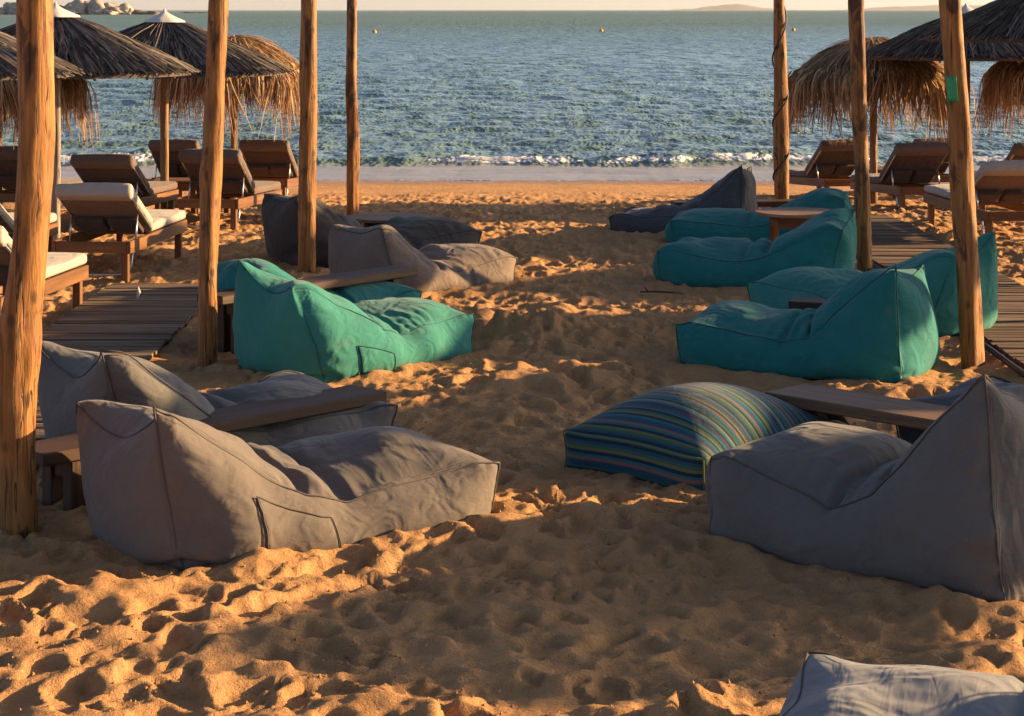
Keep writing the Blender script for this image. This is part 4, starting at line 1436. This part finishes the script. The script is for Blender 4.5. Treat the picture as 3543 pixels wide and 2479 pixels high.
BAGLOG = []
def put(parts, near_back, near_foot, near_side, label, group, width=.76, sc=1.0, zs=1.0, mirror=False):
    """near_back / near_foot: ground points of the back and foot corner on the camera's side; near_side: -1 if that is the right side looking to the foot"""
    b = Vector(near_back); f = Vector(near_foot)
    d = (f - b); L = d.length; d.normalize()
    h = math.atan2(d.y, d.x)
    s = L / 1.40
    n = Vector((-d.y, d.x)) * (-near_side)
    c = f + n * width * .5 * sc
    y = c.y
    BAGLOG.append((label, parts, (c.x, c.y, float(ground(y)) - .030), h + PI, (s, -sc if mirror else sc, zs)))
    return place_bag(parts, 'bean_bag', (c.x, c.y, float(ground(y)) - .030), h, label, group, (s, -sc if mirror else sc, zs))

# local frame: x from foot to back, so "side 0" (y<0) ends up on the left looking to the foot, side 1 on the right
pA = bag(3, 'grey', 'pipe_grey', fill=1.28, slack=.07, seat=(.82, .22, .22), res=(70, 16, 30), pocket=(1, 37, 53, 1, 11), ears=(-.03, .08), taper=.04, sag=.09, soft=.5)
put(pA, *BAGS['A'][:3], 'front grey bean bag lounger with a sewn side pocket at left', GB_L, sc=1.12)
pB = bag(8, 'grey_cool', 'pipe_grey', fill=1.27, slack=.06, seat=(.85, .22, .14), ears=(.0, .08), taper=.04, sag=.09)
put(pB, *BAGS['B'][:3], 'cool grey bean bag lounger behind the long dark plank bench at left', GB_L, sc=1.25)
pC = bag(5, 'teal_fade', 'pipe_teal', fill=1.28, slack=.07, seat=(.72, .24, .22), res=(70, 16, 30), pocket=(1, 42, 56, 0, 8), ears=(.10, -.03), taper=.40, soft=.5)
put(pC, *BAGS['C'][:3], 'sunlit teal bean bag lounger with a side pocket at left', GB_L)
pD = bag(12, 'teal', 'pipe_teal', fill=1.25, slack=.06, seat=(.8, .25, .08), ears=(-.10, -.06))
put(pD, *BAGS['D'][:3], 'teal bean bag lounger behind the bench and the sunlit teal one', GB_L)
pE = bag(21, 'taupe', 'pipe_grey', fill=1.16, slack=.16, seat=(.75, .40, .14), goal=.0008, top=V2(LOUNGE_TOP, .92), res=(50, 14, 26))
put(pE, *BAGS['E'][:3], 'crumpled taupe bean bag lounger slumped on the sand at left', GB_L)
pF = recolour(pE, 'grey_shaded', 'pipe_dark')
put(pF, *BAGS['F'][:3], 'shade darkened grey bean bag seen from behind at the straight post', GB_L, sc=1.1, zs=1.14)
pH = bag(31, 'navy', 'pipe_dark', fill=1.14, slack=.05, top=[(0, .24), (.1, .27), (.4, .24), (.72, .27), (.95, .38), (1.2, .60), (1.40, .78)], seat=(.3, .25, .06), ears=(0, -.10), taper=.15, goal=.0016)
put(pH, *BAGS['H'][:3], 'slate grey bean bag lounger nearest the shore at right', GB_R)
pJ = bag(41, 'teal', 'pipe_teal', fill=1.26, slack=.07, seat=(.85, .26, .14), ears=(-.10, .02))
put(pJ, *BAGS['J'][:3], 'teal bean bag lounger in front of the right round table', GB_R)
put(pD, *BAGS['I'][:3], 'teal bean bag lounger behind the right round table', GB_R, zs=.95)
pL = bag(44, 'teal', 'pipe_teal', fill=1.28, slack=.06, seat=(.85, .22, .18), res=(64, 16, 30), soft=.6, ears=(.05, -.02), taper=.12, top=[(0, .34), (.10, .36), (.40, .32), (.72, .27), (.90, .31), (1.15, .52), (1.44, .70)], bot=[(.03, 0), (1.50, 0)])
put(pL, *BAGS['L'][:3], 'front right teal bean bag lounger beside the leaning post', GB_R)
put([p for p in pC if p[0] in ('cover', 'piping')], *BAGS['K'][:3], 'teal bean bag lounger mostly hidden behind the leaning post', GB_R, zs=1.02, mirror=True)
pN = bag(52, 'grey_cool', 'pipe_grey', fill=1.28, slack=.07, seat=(.72, .24, .13), res=(64, 16, 30), soft=.6, width=.86, ears=(.05, -.16), sag=.10, top=[(0, .40), (.10, .42), (.40, .36), (.68, .29), (.86, .36), (1.08, .62), (1.29, .82)], bot=[(.03, 0), (1.46, 0)])
put(pN, *BAGS['N'][:3], 'big grey bean bag lounger with folded peak at right', GB_R, width=.86, zs=1.06)
put(recolour(pB, 'navy', 'pipe_dark'), *BAGS['O'][:3], 'slate blue bean bag lounger behind the right plank bench', GB_R, mirror=True, zs=1.12)
put(recolour(pB, 'pale', 'pipe_grey'), *BAGS['Q'][:3], 'blue grey bean bag lounger in the bottom right corner', GB_R, zs=.82, sc=1.1)

# striped floor cushion
cl = sew_bag([(0, .15), (1.0, .15)], [(0, 0), (1.0, 0)], .88, 34, 7, 30, 61, fill=1.75, steps=130, slack=.05, goal=.0004, taper=0.0, folds=0.0, seat=(.5, .4, .06))
ps = bag_parts(cl, 'floor_cushion', M['stripe'], M['stripe'], .004)
# pattern runs along the near edge: x is across the stripes
e0 = Vector((.277, 9.90)); e1 = Vector((.861, 9.29))
d = (e1 - e0).normalized(); n = Vector((-d.y, d.x))
c = (e0 + e1) / 2
root = empty('floor_cushion', (c.x, c.y, -.02), math.atan2(n.y, n.x), (1, 1, 1.25)); tag(root, 'floor cushion woven in blue, yellow and pink stripes', 'cushion')
for pn, me, sub in ps:
    o = link(pn, me, None, root)
    if sub:
        m = o.modifiers.new('smooth', 'SUBSURF'); m.levels = 1; m.render_levels = 1

# ------------------------------------------------------------------ small things
for x, y, lab in ((-16.6, 247, 'small orange buoy on the sea right of the slim far post'), (11.4, 262, 'small orange buoy on the sea in the middle'), (37.5, 273, 'small orange buoy on the sea right of the cable post')):
    root = empty('buoy', (x, y, SEA_Z)); tag(root, lab, 'buoy', 'mooring buoys')
    bm = bmesh.new(); bmesh.ops.create_uvsphere(bm, u_segments=16, v_segments=10, radius=.26)
    for v in bm.verts: v.co.z = v.co.z * 1.1 + .12
    me = bpy.data.meshes.new('float'); bm.to_mesh(me); bm.free(); link('float', me, M['buoy'], root)
    mb = MB(); mb.tube([(0, 0, .38), (0, 0, .46), (0, 0, .52)], [.05, .05, .03], 8); mb.build('eyelet', M['buoy'], root)

mb = MB(); mb.tube([(-.16, .03, .015), (-.05, 0, .022), (.06, -.01, .018), (.17, -.03, .012)], [.006, .009, .008, .004], 6); mb.tube([(-.10, .02, .02), (-.13, .0, .06)], [.006, .003], 5)
o = mb.build('twig', M['twig'], None, True); o.location = (1.15, 15.8, .005); tag(o, 'forked dark twig on the sand in the middle of the path', 'twig')
mb = MB(); mb.tube([(0, 0, 0), (.012, .008, .05), (.006, .01, .09)], [.010, .014, .004], 6)
o = mb.build('scrap', M['rope_w'], None, True); o.location = (-2.80, 15.3, .04); tag(o, 'small pale scrap standing on the left walkway', 'scrap')

# twisted two-colour cord peeping in at the bottom edge
root = empty('twisted_cord', (-1.16, 6.18, .0)); tag(root, 'black and white twisted cord at the bottom edge', 'cord')
for s in range(4):
    pts = []
    for i in range(60):
        t = i / 59
        a = t * 4.4 * PI + s * PI / 2
        pts.append((-.12 + .24 * t, .024 * math.cos(a), .020 - .10 * (t - .5) ** 2 + .024 * math.sin(a)))
    mb = MB(); mb.tube(pts, .019, 8); mb.build('strand', M['rope_w'] if s % 2 == 0 else M['rope_d'], root, True)
